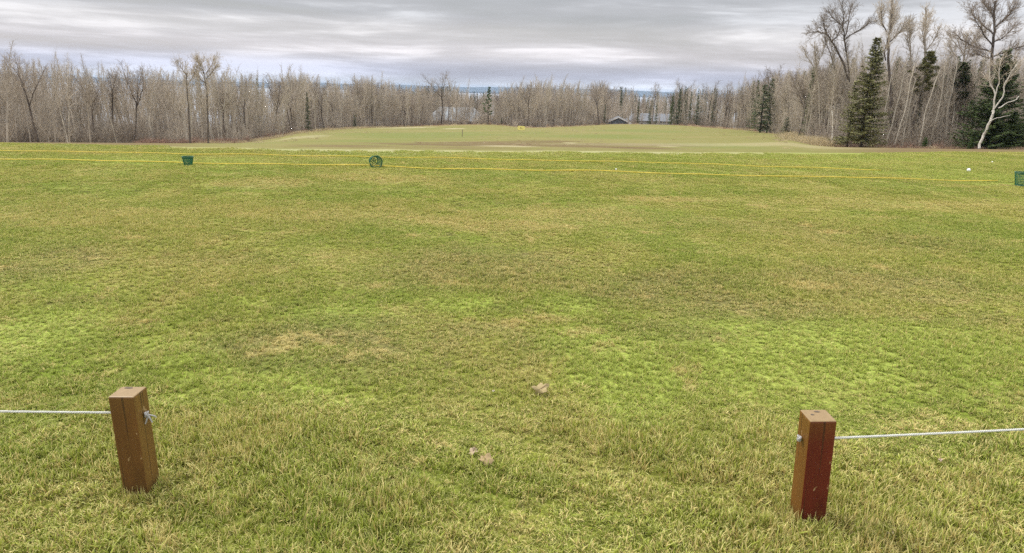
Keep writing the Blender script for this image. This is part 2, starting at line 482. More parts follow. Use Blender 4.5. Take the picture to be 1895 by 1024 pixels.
def leaf_mat(name, c1, c2):
    m, t, b, out = new_mat(name)
    r = attr(t, 'rnd')
    oi = t.new('ShaderNodeObjectInfo').outputs['Random']
    col = t.mix(r, c1, c2)
    hs = t.new('ShaderNodeHueSaturation'); t.set(hs.inputs['Color'], col)
    t.set(hs.inputs['Value'], t.math('ADD', .85, t.math('MULTIPLY', oi, .3)))
    t.set(b.inputs['Base Color'], hs.outputs[0]); b.inputs['Roughness'].default_value = .7
    return m
M_SPRUCE = leaf_mat('spruce_needles', (.032, .055, .018), (.105, .145, .042))
M_SPRUCEP = leaf_mat('olive_spruce_needles', (.08, .085, .03), (.26, .25, .11))
M_PINE = leaf_mat('pine_needles', (.03, .052, .018), (.09, .115, .038))
M_PINEL = leaf_mat('green_pine_needles', (.05, .10, .025), (.13, .20, .05))

# ------------------------------------------------------------------ tree generators (unit: metres)
def nrm(v):
    return v / max(np.linalg.norm(v), 1e-9)
def perp(d, ang, az):
    """direction at angle ang from d, azimuth az"""
    ref = np.array([0, 0, 1.0]) if abs(d[2]) < .95 else np.array([1.0, 0, 0])
    u = nrm(np.cross(d, ref)); v = np.cross(d, u)
    return d * math.cos(ang) + (u * math.cos(az) + v * math.sin(az)) * math.sin(ang)

def limb(S, rng, p, d, L, r, nseg, up=.08, wob=.12, rend=.25, rnd=None):
    pts = [p.copy()]; dirs = [d.copy()]; rad = [r]
    for i in range(nseg):
        d = nrm(d + rng.normal(0, wob, 3) + np.array([0, 0, up]))
        q = p + d * L / nseg
        r1 = r * (1 - (1 - rend) * (i + 1) / nseg)
        S.add(p, q, rad[-1], r1, rng.rand() if rnd is None else rnd)
        p = q; pts.append(p.copy()); dirs.append(d.copy()); rad.append(r1)
    return pts, dirs, rad

def sample(pts, dirs, rad, f):
    n = len(pts) - 1; x = min(f * n, n - 1e-6); i = int(x); w = x - i
    return pts[i] * (1 - w) + pts[i + 1] * w, dirs[min(i + 1, n)], rad[i] * (1 - w) + rad[i + 1] * w

def twigs_on(S, rng, B, n, L, r, ang=.7, f0=.25, sub=3, subL=.5):
    for k in range(n):
        f = f0 + (1 - f0) * (k + rng.rand()) / n
        p, d, rr = sample(*B, min(f, .999))
        dd = perp(d, ang * rng.uniform(.6, 1.2), rng.uniform(0, 6.28))
        l = L * rng.uniform(.55, 1.15)
        T = limb(S, rng, p, dd, l, min(r, rr * .8), 2, .08, .16, .5)
        for j in range(sub):
            p2, d2, r2 = sample(*T, rng.uniform(.2, 1))
            limb(S, rng, p2, perp(d2, rng.uniform(.35, .8), rng.uniform(0, 6.28)), l * subL * rng.uniform(.6, 1.2), r * .7, 1, .05, .1, .6)

def bare_tree(seed, H, r0, start=.35, nb=34, spread=.22, ang=.75, lean=(0, 0), forks=0, fork_at=.45, top_narrow=.9, tw=5, ts=3, twr=.009, wob=.05, lower=8, up=.10):
    rng = np.random.RandomState(seed)
    T = Segs(); B = Segs()
    d0 = nrm(np.array([lean[0], lean[1], 1.0]))
    stems = []
    if forks == 0:
        stems.append((limb(T, rng, np.array([0, 0, -.25]), d0, H + .25, r0, 14, .015, wob, .12), start, H, nb, spread))
    else:
        Lt = H * fork_at
        trunk = limb(T, rng, np.array([0, 0, -.25]), d0, Lt + .25, r0, 7, .01, wob, .75)
        az = rng.uniform(0, 6.28)
        for k in range(forks):
            p, d, rr = sample(*trunk, 1 if k < 2 else rng.uniform(.7, .95))
            dd = perp(d, rng.uniform(.22, .5), az + k * 6.28 / forks + rng.uniform(-.4, .4))
            st = limb(T, rng, p, dd, (H - Lt) * rng.uniform(.85, 1.08), rr * .72, 9, .05, wob * 1.6, .12)
            stems.append((st, .12, H - Lt, nb // forks + 3, spread))
    for st, s0, HH, n, spr in stems:
        for k in range(n):
            f = s0 + (1 - s0) * ((k + rng.rand() * .8) / n)
            f = min(f, .995)
            p, d, rr = sample(*st, f)
            fr = (f - s0) / (1 - s0)
            L = H * spr * (max(0, 1 - fr) ** top_narrow * .85 + .15) * rng.uniform(.7, 1.2)
            dd = perp(d, ang * rng.uniform(.75, 1.15), k * 2.4 + rng.uniform(-.5, .5))
            Br = limb(B, rng, p, dd, L, min(rr * .55, r0 * .42), 4, up, .12, .3)
            m = max(3, int(tw * (L / (H * spr) + .4)))
            twigs_on(B, rng, Br, m, L * .5, twr * 1.3, .75, .2, ts, .55)
        twigs_on(B, rng, st, 10, H * .06, twr * 1.2, .6, .8, ts, .6)
    for k in range(lower):
        st = stems[0][0]
        p, d, rr = sample(*(trunk if forks else st), rng.uniform(.12, .9 if forks else start))
        limb(B, rng, p, perp(d, 1.3, rng.uniform(0, 6.28)), H * rng.uniform(.04, .10), twr * 1.6, 3, .02, .2, .4)
    return T, B

def segs_mesh(name, S, k, mat):
    V, Fc, r = S.mesh_data(k)
    return make_mesh(name, V, Fc, mat, rnd=r)

def needles(P, D, L, wd, rng, spread=.35):
    """elongated diamond cards standing for needle sprays, P points, D directions"""
    n = len(P); D = D + rng.normal(0, spread, (n, 3)); D /= np.linalg.norm(D, axis=1, keepdims=True)
    u = np.cross(D, rng.normal(0, 1, (n, 3)) * [.5, .5, 1] + [0, 0, .8]); u /= np.maximum(np.linalg.norm(u, axis=1, keepdims=True), 1e-6)
    l = L * rng.uniform(.6, 1.25, (n, 1)); w = wd * rng.uniform(.6, 1.3, (n, 1))
    V = np.stack([P, P + D * l * .45 + u * w, P + D * l, P + D * l * .45 - u * w], 1).reshape(-1, 3)
    Fq = (np.arange(n)[:, None] * 4 + np.arange(4)[None]).astype(int)
    return V, Fq, np.repeat(rng.rand(n), 4)

def spruce(seed, H, Rb, whorls=28, boughs=8, per=16, start=.05, gap=.0, needle=(.34, .055), power=.85, droop=.18):
    rng = np.random.RandomState(seed)
    T = Segs(); limb(T, rng, np.array([0, 0, -.25]), np.array([0, 0, 1.0]), H + .2, H * .014, 12, .05, .015, .06)
    P = []; Dd = []; B = Segs()
    for k in range(whorls):
        f = start + (1 - start) * (k + rng.rand() * .6) / whorls
        z = f * H
        for j in range(boughs):
            if rng.rand() < gap: continue
            az = rng.uniform(0, 6.28)
            L = (Rb * (1 - f) ** power + .10) * rng.uniform(.62, 1.12)
            ax = np.array([math.cos(az), math.sin(az), 0])
            slope0 = .45 * f - droop - rng.uniform(0, .12)
            zz = z + rng.uniform(-.5, .5) * H / whorls
            m = max(4, int(per * L / Rb) + 3)
            tt = (np.arange(m) + rng.rand(m)) / m
            pts = np.array([0, 0, zz]) + ax * (tt * L)[:, None]
            pts[:, 2] += slope0 * tt * L + .16 * L * tt ** 2.5
            for q in range(3):
                sgn = rng.choice([-1, 1], m)
                side = np.cross(ax, [0, 0, 1.0])
                P.append(pts + side * (sgn * rng.uniform(0, .10, m))[:, None]); dd = ax[None] * .8 + side[None] * (sgn * rng.uniform(.3, 1.0, m))[:, None]
                dd[:, 2] -= .12
                Dd.append(dd)
            B.add(np.array([0, 0, zz]), np.array([0, 0, zz]) + ax * L * .8 + np.array([0, 0, slope0 * L * .8]), .02, .006, .3)
    P = np.concatenate(P); Dd = np.concatenate(Dd)
    V, Fq, r = needles(P, Dd, needle[0], needle[1], rng)
    V2, F2, r2 = B.mesh_data(3)
    n = len(V)
    return T, (np.concatenate([V, V2]), np.concatenate([Fq, F2 + n]), np.concatenate([r, r2]), np.concatenate([np.zeros(len(Fq)), np.ones(len(F2))]))

def pine(seed, H, Rb, start=.4, limbs=26, clumps=5, per=26, needle=(.26, .05), top=.5):
    rng = np.random.RandomState(seed)
    T = Segs(); st = limb(T, rng, np.array([0, 0, -.25]), np.array([0, 0, 1.0]), H + .1, H * .014, 12, .03, .03, .12)
    B = Segs(); P = []; Dd = []
    for k in range(limbs):
        f = start + (1 - start) * (k + rng.rand()) / limbs; f = min(f, .99)
        p, d, rr = sample(*st, f)
        fr = (f - start) / (1 - start)
        L = Rb * (math.sin(math.pi * min(1, fr * .85 + .25)) * (1 - top) + top * (1 - fr) + .08) * rng.uniform(.75, 1.1)
        dd = perp(d, rng.uniform(.95, 1.4) - .4 * fr, k * 2.4)
        Br = limb(B, rng, p, dd, L, rr * .4, 4, .06, .1, .3)
        for c in range(clumps):
            q, qd, _ = sample(*Br, rng.uniform(.35, 1)); q = q + rng.normal(0, .12 * Rb * .5, 3) * [1, 1, .5]
            m = per
            o = rng.normal(0, 1, (m, 3)); o /= np.linalg.norm(o, axis=1, keepdims=True); o[:, 2] = np.abs(o[:, 2]) * .7 + .1
            P.append(q + o * .18 * rng.rand(m, 1)); Dd.append(o + qd * .5)
    V, Fq, r = needles(np.concatenate(P), np.concatenate(Dd), needle[0], needle[1], rng)
    V2, F2, r2 = B.mesh_data(3); n = len(V)
    return T, (np.concatenate([V, V2]), np.concatenate([Fq, F2 + n]), np.concatenate([r, r2]), np.concatenate([np.zeros(len(Fq)), np.ones(len(F2))]))

# prototypes: (trunk mesh, crown mesh, height)
PROT = {}
def reg_bare(key, H, tm, bm_, **kw):
    T, B = bare_tree(H=H, **kw)
    # real top height
    top = max(max(s[5] for s in T.a), max(s[5] for s in B.a))
    PROT[key] = (segs_mesh(key + '_trunk', T, 6, tm), segs_mesh(key + '_branches', B, 3, bm_), top, T, B, tm, bm_)
def reg_con(key, H, res, lm, bm_=None):
    T, (V, Fq, r, fm) = res
    me = make_mesh(key + '_foliage', V, Fq, [lm, M_DARK], rnd=r, fmat=fm)
    PROT[key] = (segs_mesh(key + '_trunk', T, 7, bm_ or M_DARK), me, float(V[:, 2].max()), T, None, bm_ or M_DARK, lm)

for i in range(6):
    reg_bare('aspen%d' % i, 13, M_GREY, M_TWIG, seed=20 + i, r0=.10 + .012 * i, start=.30 + .05 * (i % 3), nb=34, spread=.15, ang=.62, lean=(.03 * math.sin(i * 2), .02), tw=6, ts=3, forks=2 if i == 3 else 0, fork_at=.5)
for i in range(3):
    reg_bare('broad%d' % i, 12, M_DARK, M_TWIGD, seed=50 + i, r0=.15, start=.3, nb=42, spread=.24, ang=.85, forks=3 + i % 2, fork_at=.48, tw=6, ts=3, twr=.010, wob=.07)
for i in range(3):
    reg_bare('pale%d' % i, 13, M_PALE, M_TWIG, seed=70 + i, r0=.12, start=.42, nb=30, spread=.15, ang=.6, lean=(.10 * (i - .6), 0), tw=5, ts=3, forks=2 if i == 1 else 0, fork_at=.4)
for i in range(3):
    reg_bare('bushy%d' % i, 8, M_GREY, M_TWIG, seed=90 + i, r0=.09, start=.12, nb=44, spread=.26, ang=.7, forks=3, fork_at=.15, tw=6, ts=3, twr=.008, wob=.08)
for i in range(3):
    reg_con('spruce%d' % i, 12, spruce(110 + i, 12, 2.1, whorls=26, boughs=7, per=10, gap=.08), M_SPRUCE)
reg_con('pinea', 11, pine(131, 11, 1.9, start=.25), M_PINEL)

def put(key, px, D, ytop=None, H=None, name='tree', label='', group=None, cat='tree', rot=None, trunk_name='trunk', crown_name='crown', wide=1.0, py=240, lean=None, sink=0.0):
    x, y_ = at_D(px, D, py)
    z = hz(x, y_) - sink
    tm, cm, h0 = PROT[key][:3]
    if H is None: H = z_at(px, ytop, D) - z
    s = H / h0
    e = empty(name, (x, y_, z))
    e.scale = (s * wide, s * wide, s)
    e.rotation_euler = (0 if lean is None else lean[1], 0 if lean is None else lean[0], rng_u(0, 6.28) if rot is None else rot)
    if lean is not None:
        e.rotation_mode = 'XYZ'
    tag(e, label, cat, group)
    ob(trunk_name, tm, e); ob(crown_name, cm, e)
    return e
def rng_u(a, b): return rs.uniform(a, b)

# ------------------------------------------------------------------ woods, tree by tree
TOPP = [(-300, 84), (0, 92), (60, 104), (200, 119), (300, 120), (400, 122), (500, 130), (600, 138), (700, 144), (780, 150), (840, 160), (885, 166), (930, 152), (1000, 147), (1080, 145), (1120, 154), (1200, 162),
        (1320, 160), (1380, 144), (1450, 126), (1500, 112), (1560, 102), (1700, 100), (1800, 104), (1895, 98), (2200, 92)]
def top_px(px): return float(np.interp(px, [p[0] for p in TOPP], [p[1] for p in TOPP])) + 5 * math.sin(px * .043) + 4 * math.sin(px * .117 + 1) + 3 * math.sin(px * .29)

def region(px):
    if px < 540: return 'left'
    if px < 1370: return 'far'
    return 'right'
LAB = {
    ('aspen', 'left'): ('slender bare grey aspen in the long tree line left of the field', 'bare aspens in the left tree line'),
    ('broad', 'left'): ('dark-branched bare tree with forked trunk in the left tree line', 'dark forked trees in the left tree line'),
    ('pale', 'left'): ('pale-trunked leafless birch in the left tree line', 'pale birches in the left tree line'),
    ('bushy', 'left'): ('low many-stemmed leafless tree at the foot of the left tree line', 'low leafless trees in the left tree line'),
    ('aspen', 'far'): ('slender bare grey aspen in the woods across the far end of the field', 'bare aspens across the far end'),
    ('broad', 'far'): ('dark spreading leafless tree in the woods across the far end of the field', 'dark spreading trees across the far end'),
    ('pale', 'far'): ('pale-trunked leafless birch across the far end of the field', 'pale birches across the far end'),
    ('bushy', 'far'): ('low bushy leafless tree at the far end of the field', 'low leafless trees across the far end'),
    ('aspen', 'right'): ('slender bare grey aspen in the taller wood on the right', 'bare aspens in the right wood'),
    ('broad', 'right'): ('dark-branched leafless tree in the taller wood on the right', 'dark trees in the right wood'),
    ('pale', 'right'): ('pale-trunked leaning leafless tree in the taller wood on the right', 'pale leaning trees in the right wood'),
    ('bushy', 'right'): ('low bushy leafless tree in the wood on the right', 'low leafless trees in the right wood'),
}
KNAME = {'aspen': 'aspen_tree', 'broad': 'bare_tree', 'pale': 'birch_tree', 'bushy': 'bushy_tree'}
def house_gap(px): return 790 < px < 888 or 1120 < px < 1172 or 1180 < px < 1245
cnt = 0
def front_row(p0, p1, n, dmin, dmax, mix):
    global cnt
    for i in range(n):
        px = p0 + (p1 - p0) * (i + rng_u(.1, .9)) / n
        if house_gap(px) and rng_u(0, 1) < .55: continue
        kind = rs.choice(['aspen', 'broad', 'pale', 'bushy'], p=mix)
        nv = {'aspen': 6, 'broad': 3, 'pale': 3, 'bushy': 3}[kind]
        key = kind + str(rs.randint(nv))
        D = edgeD(px) + rng_u(dmin, dmax) ** 1.0
        yt = top_px(px) + rs.normal(3, 9)
        if kind == 'bushy': yt = yt + (edge_y(px) - yt) * rng_u(.25, .55)
        if kind == 'broad': yt -= 3
        lab, grp_ = LAB[(kind, region(px))]
        put(key, px, D, ytop=yt, name=KNAME[kind], label=lab, group=grp_, wide=rng_u(.8, 1.1))
        cnt += 1
def edge_y(px): return float(np.interp(px, [p[0] for p in edge_px], [p[1] for p in edge_px]))

front_row(-40, 540, 92, .5, 14, [.56, .07, .23, .14])
front_row(540, 1130, 88, .5, 18, [.60, .05, .22, .13])
front_row(1125, 1400, 26, .5, 18, [.55, .14, .15, .16])
front_row(1395, 1480, 16, .5, 14, [.40, .10, .12, .38])
front_row(1478, 1930, 44, .5, 12, [.36, .08, .24, .32])
TOPP = [(a_, b_ - 26) for a_, b_ in TOPP]
front_row(1490, 1900, 38, 4, 14, [.7, 0, .3, 0])
TOPP = [(a_, b_ + 26) for a_, b_ in TOPP]

# ------------------------------------------------------------------ singled-out trees
S_ = put
S_('aspen4', 343, 105, ytop=110, name='bare_tree', label='dark leafless tree with thick straight trunk, left of the widest crown', wide=1.1, rot=1)
S_('aspen2', 10, 92, ytop=70, name='aspen_tree', label='tallest bare aspen at the far left edge of the photo', wide=1.1)
S_('broad2', 66, 99, ytop=92, name='bare_tree', label='bare tree with tangled spreading top near the left edge of the photo', wide=1.0)
S_('aspen1', 100, 97, ytop=84, name='aspen_tree', label='thin bare aspen rising well above its neighbours at the left', wide=.8)
S_('aspen4', 165, 100, ytop=98, name='aspen_tree', label='tall bare aspen standing up between the left edge and the white birch', wide=.8)
S_('pale0', 122, 96, ytop=126, name='birch_tree', label='white-stemmed leafless birch low in the left tree line', wide=.9)
S_('pale2', 522, 136, ytop=122, name='birch_tree', label='tall pale leafless tree where the left tree line starts to curve away', wide=.8)
S_('spruce1', 571, 160, ytop=170, name='spruce_tree', label='narrow dark green spruce where the left tree line curves away', crown_name='foliage', wide=.62)
S_('spruce0', 657, 186, ytop=213, name='spruce_tree', label='short dark spruce at the foot of the far woods, left of the house roofs', crown_name='foliage', wide=1.5)
S_('aspen1', 809, 236, ytop=152, name='bare_tree', label='tall thin bare tree standing against the lake at the left', wide=1.0)
S_('aspen4', 845, 236, ytop=154, name='bare_tree', label='tall thin bare tree standing against the lake beside the green pine', wide=1.0)
S_('pinea', 903, 224, ytop=160, name='pine_tree', label='bright green pine standing alone among bare trees in front of the lake', crown_name='foliage', wide=1.0)
S_('spruce2', 928, 222, ytop=219, name='spruce_tree', label='tiny dark evergreen left of the yellow range sign', crown_name='foliage', wide=1.6)
S_('broad0', 975, 208, ytop=150, name='bare_tree', label='tall spreading bare tree behind the yellow range sign', wide=.85)
S_('broad1', 1108, 222, ytop=146, name='bare_tree', label='big round-crowned bare tree left of the dark gabled house', wide=1.0, rot=.5)
S_('spruce0', 1118, 230, ytop=194, name='spruce_tree', label='dark spruce just left of the dark gabled house', crown_name='foliage', wide=.8)
S_('broad2', 1206, 232, ytop=149, name='bare_tree', label='bare tree with small round crown above the lake, right of the gabled house', wide=.75)
S_('broad1', 1257, 232, ytop=142, name='bare_tree', label='bare tree with a round crown just above the pair of dark spruces', wide=.85, rot=2.2)
S_('spruce2', 1241, 226, ytop=172, name='spruce_tree', label='left spruce of the dark pair beyond the right half of the field', crown_name='foliage', wide=.75)
S_('spruce1', 1253, 227, ytop=164, name='spruce_tree', label='right and taller spruce of the dark pair beyond the right half of the field', crown_name='foliage', wide=.8)
S_('spruce0', 1287, 222, ytop=176, name='spruce_tree', label='dark spruce standing alone just right of the dark pair', crown_name='foliage', wide=.85)
S_('spruce2', 1200, 240, ytop=196, name='spruce_tree', label='small spruce between the gabled house and the dark pair', crown_name='foliage', wide=.8)
S_('broad0', 1310, 220, ytop=146, name='bare_tree', label='left one of two round-crowned bare trees in front of the bright cloud', wide=.85, rot=1.1)
S_('broad2', 1342, 212, ytop=147, name='bare_tree', label='right one of two round-crowned bare trees in front of the bright cloud', wide=.8, rot=.1)
S_('aspen1', 1362, 200, ytop=126, name='aspen_tree', label='very thin tall bare aspen between the far woods and the right wood', wide=.7)
S_('broad1', 1388, 184, ytop=132, name='bare_tree', label='bare round-crowned tree just left of the twin dark spruces by the right wood', wide=.8, rot=4)
S_('spruce1', 1407, 147, ytop=156, name='spruce_tree', label='left one of the twin dark spruces at the edge of the right wood', crown_name='foliage', wide=1.6)
S_('spruce2', 1419, 149, ytop=145, name='spruce_tree', label='right and taller one of the twin dark spruces at the edge of the right wood', crown_name='foliage', wide=1.0)
S_('spruce0', 1455, 111, ytop=217, name='spruce_tree', label='short bushy spruce between the twin spruces and the tan grass corner', crown_name='foliage', wide=2.3)

# tall leafless giants of the right wood: main limbs follow the real ones, finer branches grow on them
def stem_from_px(T, pts, D, r0, r1, seed=0, dy=0.0):
    rng = np.random.RandomState(seed)
    n0 = len(pts)
    P = [np.array([A_of(a, b_)[0] * D, D + dy * i / (n0 - 1) + rng.uniform(-.2, .2), z_at(a, b_, D)]) for i, (a, b_) in enumerate(pts)]
    Q = []
    for i in range(len(P) - 1):
        for k in range(3): Q.append(P[i] + (P[i + 1] - P[i]) * k / 3 + rng.normal(0, .04, 3) * (k > 0))
    Q.append(P[-1])
    n = len(Q)
    rad = [r0 + (r1 - r0) * (i / (n - 1)) ** .8 for i in range(n)]
    for i in range(n - 1): T.add(Q[i], Q[i + 1], rad[i], rad[i + 1], .6)
    dirs = [nrm(Q[1] - Q[0])] + [nrm(Q[i + 1] - Q[i]) for i in range(n - 1)]
    return Q, dirs, rad
def traced_tree(name, label, D, trunk, limbs, r0, tm, bm_, group=None, nb=20, bl=1.8, ang=.7, twr=.012, seed=0, tf=.45, up=.10, tws=6, cat='tree'):
    rng = np.random.RandomState(seed); T = Segs(); B = Segs()
    bx, by = at_D(trunk[0][0], D, 272); bz = hz(bx, by)
    stems = [(stem_from_px(T, [(trunk[0][0], trunk[0][1] + 6)] + list(trunk[1:]), D, r0, r0 * .4 if limbs else r0 * .12, seed), tf, 1.0)]
    for i, (pts_, dy) in enumerate(limbs): stems.append((stem_from_px(T, pts_, D, r0 * .42, .025, seed + i + 1, dy), .08, .9))
    for st, f0, m in stems:
        for k in range(int(nb * m)):
            f = f0 + (1 - f0) * (k + rng.rand()) / (nb * m)
            p, d, rr = sample(*st, min(f, .995))
            L = bl * rng.uniform(.5, 1.25) * (1.15 - .6 * f)
            Br = limb(B, rng, p, perp(d, ang * rng.uniform(.6, 1.3), k * 2.4 + rng.uniform(-.6, .6)), L, min(rr * .6, .035), 4, up, .14, .3)
            twigs_on(B, rng, Br, tws, L * .45, twr, .65, .15, 4, .6)
        twigs_on(B, rng, st, 6, bl * .4, twr, .5, .8, 3, .6)
    off = np.array([bx, by, bz, bx, by, bz])
    for S0 in (T, B): S0.a = [tuple(np.array(q[:6]) - off) + tuple(q[6:]) for q in S0.a]
    e = empty(name, (bx, by, bz)); tag(e, label, cat, group)
    ob('trunk', segs_mesh('traced_trunk', T, 7, tm), e); ob('crown', segs_mesh('traced_crown', B, 3, bm_), e)
    return e
TT = traced_tree
TT('bare_tree', 'tall dark leafless tree with a high forked crown left of the olive spruce', 86, [(1571, 268), (1573, 200), (1572, 130), (1563, 66)],
   [([(1563, 68), (1556, 45), (1553, 22), (1549, 6)], -1.5), ([(1563, 68), (1574, 42), (1580, 20), (1588, 4)], 1.5), ([(1565, 72), (1585, 58), (1601, 46), (1611, 41)], -.8), ([(1556, 45), (1546, 34), (1541, 22)], 1.0)], .20, M_DARK, M_TWIGD, nb=22, bl=1.7, seed=31, tf=.7)
TT('bare_tree', 'dark leafless tree leaning left, its crown farthest left of the tall ones', 88, [(1588, 268), (1578, 180), (1562, 118), (1545, 88), (1530, 64)],
   [([(1530, 64), (1522, 46), (1520, 34)], -1), ([(1530, 64), (1515, 58), (1499, 61)], .8), ([(1548, 132), (1538, 98), (1532, 72), (1537, 52)], 1.2), ([(1540, 80), (1548, 62), (1550, 48)], -1)], .19, M_DARK, M_TWIGD, nb=20, bl=1.7, seed=41, tf=.6)
TT('bare_tree', 'tall narrow upswept leafless tree right of the olive spruce', 84, [(1650, 268), (1648, 180), (1643, 108), (1646, 62), (1650, 28), (1653, 0)],
   [([(1640, 112), (1632, 96), (1640, 60), (1640, 20)], -1), ([(1645, 70), (1656, 45), (1662, 20)], 1), ([(1646, 78), (1664, 62), (1676, 48)], .5), ([(1640, 60), (1630, 38), (1627, 20)], -.6)], .19, M_DARK, M_TWIG, nb=28, bl=2.0, ang=.42, seed=51, tf=.42, up=.16)
TT('bare_tree', 'slim grey leafless tree topping the middle of the right wood', 88, [(1710, 268), (1714, 180), (1713, 110), (1711, 70), (1715, 42), (1711, 14)],
   [([(1714, 62), (1722, 42), (1731, 26)], 1), ([(1712, 88), (1702, 60), (1699, 44)], -1), ([(1712, 96), (1728, 72), (1732, 56)], -.6)], .15, M_GREY, M_TWIG, nb=24, bl=1.6, ang=.55, seed=61, tf=.45)
TT('bare_tree', 'slim leafless tree between the narrow upswept one and the tree topping the middle', 90, [(1680, 268), (1684, 180), (1685, 110), (1684, 60), (1682, 36)],
   [([(1684, 84), (1692, 60), (1694, 44)], 1), ([(1685, 100), (1674, 76), (1672, 58)], -1)], .13, M_GREY, M_TWIG, nb=22, bl=1.6, ang=.55, seed=66, tf=.45)
TT('bare_tree', 'big fan-crowned leafless tree rising behind the great dark spruce', 80, [(1836, 268), (1838, 180), (1837, 110), (1837, 70), (1842, 34), (1843, 2)],
   [([(1837, 86), (1815, 64), (1798, 46), (1784, 30)], -1.5), ([(1837, 80), (1860, 70), (1880, 55), (1894, 42)], 1.2), ([(1838, 65), (1825, 45), (1812, 25), (1808, 10)], 1.5), ([(1840, 52), (1858, 30), (1868, 8)], -1.2),
    ([(1836, 98), (1810, 86), (1790, 72), (1782, 58)], 1.8), ([(1837, 106), (1865, 92), (1892, 82)], -1.6), ([(1836, 110), (1815, 104), (1798, 98)], -.5), ([(1842, 34), (1834, 18), (1830, 2)], .8)], .22, M_DARK, M_TWIGD, nb=34, bl=1.7, seed=71, tf=.6)
TT('bare_tree', 'leafless tree with a dense grey crown between the rounded pine and the great spruce', 86, [(1772, 268), (1778, 180), (1782, 120), (1786, 84), (1790, 62)],
   [([(1784, 100), (1770, 76), (1766, 64)], 1), ([(1785, 92), (1802, 76), (1806, 66)], -1), ([(1780, 120), (1762, 100), (1752, 84)], -.6)], .15, M_GREY, M_TWIG, nb=24, bl=1.7, seed=76, tf=.5)
TT('bare_tree', 'slim grey leafless tree at the left shoulder of the right wood', 90, [(1518, 268), (1516, 180), (1512, 120), (1508, 84)],
   [([(1514, 140), (1500, 110), (1494, 88)], 1), ([(1513, 120), (1522, 92), (1524, 74)], -1)], .12, M_GREY, M_TWIG, nb=24, bl=1.5, ang=.5, seed=81, tf=.45)
TT('bare_tree', 'tall dark tree whose wide round bare crown tops the left tree line', 103, [(386, 264), (385, 210), (383, 165), (379, 138)],
   [([(379, 140), (366, 122), (360, 112)], 1), ([(379, 138), (374, 120), (371, 108)], -1), ([(380, 138), (388, 120), (390, 108)], 1.2), ([(381, 146), (398, 130), (406, 121)], -1), ([(382, 156), (364, 142), (354, 134)], .8)], .13, M_DARK, M_TWIG, nb=26, bl=1.7, seed=89, tf=.32)
TT('bare_tree', 'dark leafless tree with a straight fork standing before the left tree line centre', 101, [(352, 264), (350, 210), (347, 165), (344, 135)],
   [([(346, 158), (356, 135), (359, 120)], 1), ([(345, 140), (338, 126), (335, 115)], -1)], .13, M_DARK, M_TWIG, nb=26, bl=1.6, seed=86, tf=.32)

# evergreens of the right wood
reg_con('olive_spruce', 13, spruce(301, 13, 3.1, whorls=36, boughs=10, per=20, gap=.08, start=.06, needle=(.36, .06), power=.8), M_SPRUCEP)
S_('olive_spruce', 1598, 77.5, ytop=66, name='spruce_tree', label='tall thin-foliaged olive spruce in the right wood', crown_name='foliage', wide=1.0)
reg_con('olive_low', 9, spruce(305, 9, 2.5, whorls=20, boughs=7, per=14, gap=.25, start=.06, needle=(.34, .055)), M_SPRUCEP)
S_('olive_low', 1572, 79, ytop=150, name='spruce_tree', label='low sparse olive spruce left of the tall olive spruce', crown_name='foliage', wide=1.0)
reg_con('round_pine', 12, pine(311, 12, 2.3, start=.55, limbs=42, clumps=8, per=44, needle=(.30, .06), top=.15), M_PINE)
S_('round_pine', 1742, 84, ytop=113, name='pine_tree', label='rounded dark green pine crown in the middle of the right wood', crown_name='foliage', wide=1.15)
reg_con('thin_pine', 12, pine(312, 12, 2.0, start=.55, limbs=34, clumps=6, per=30, needle=(.28, .05), top=.25), M_SPRUCEP)
S_('thin_pine', 1688, 83, ytop=92, name='pine_tree', label='olive round-topped pine on a bare trunk left of the rounded dark pine', crown_name='foliage', wide=1.1)
reg_con('great_spruce', 12, spruce(321, 12, 5.0, whorls=32, boughs=13, per=30, gap=.04, start=.03, needle=(.42, .07), power=.95, droop=.10), M_SPRUCE)
S_('great_spruce', 1835, 73, ytop=88, name='spruce_tree', label='great dark green spruce with wide low boughs behind the white birch', crown_name='foliage', rot=.4, wide=1.0)
S_('great_spruce', 1925, 73, ytop=128, name='spruce_tree', label='dark green spruce cut by the right edge of the photo', crown_name='foliage', rot=2.4, wide=1.1)
S_('great_spruce', 1873, 71.5, ytop=205, name='spruce_tree', label='low dark spruce right of the white birch foot', crown_name='foliage', rot=3.4, wide=1.25)
reg_con('sapling', 2, spruce(331, 2, .55, whorls=9, boughs=6, per=10, start=.05, needle=(.20, .05)), M_PINEL)
S_('sapling', 1716, 77, ytop=254, name='spruce_tree', label='knee-high yellow-green evergreen sapling below the rounded pine', crown_name='foliage')
S_('sapling', 1802, 72, ytop=255, name='spruce_tree', label='yellow-green evergreen sapling at the foot of the white birch', crown_name='foliage')

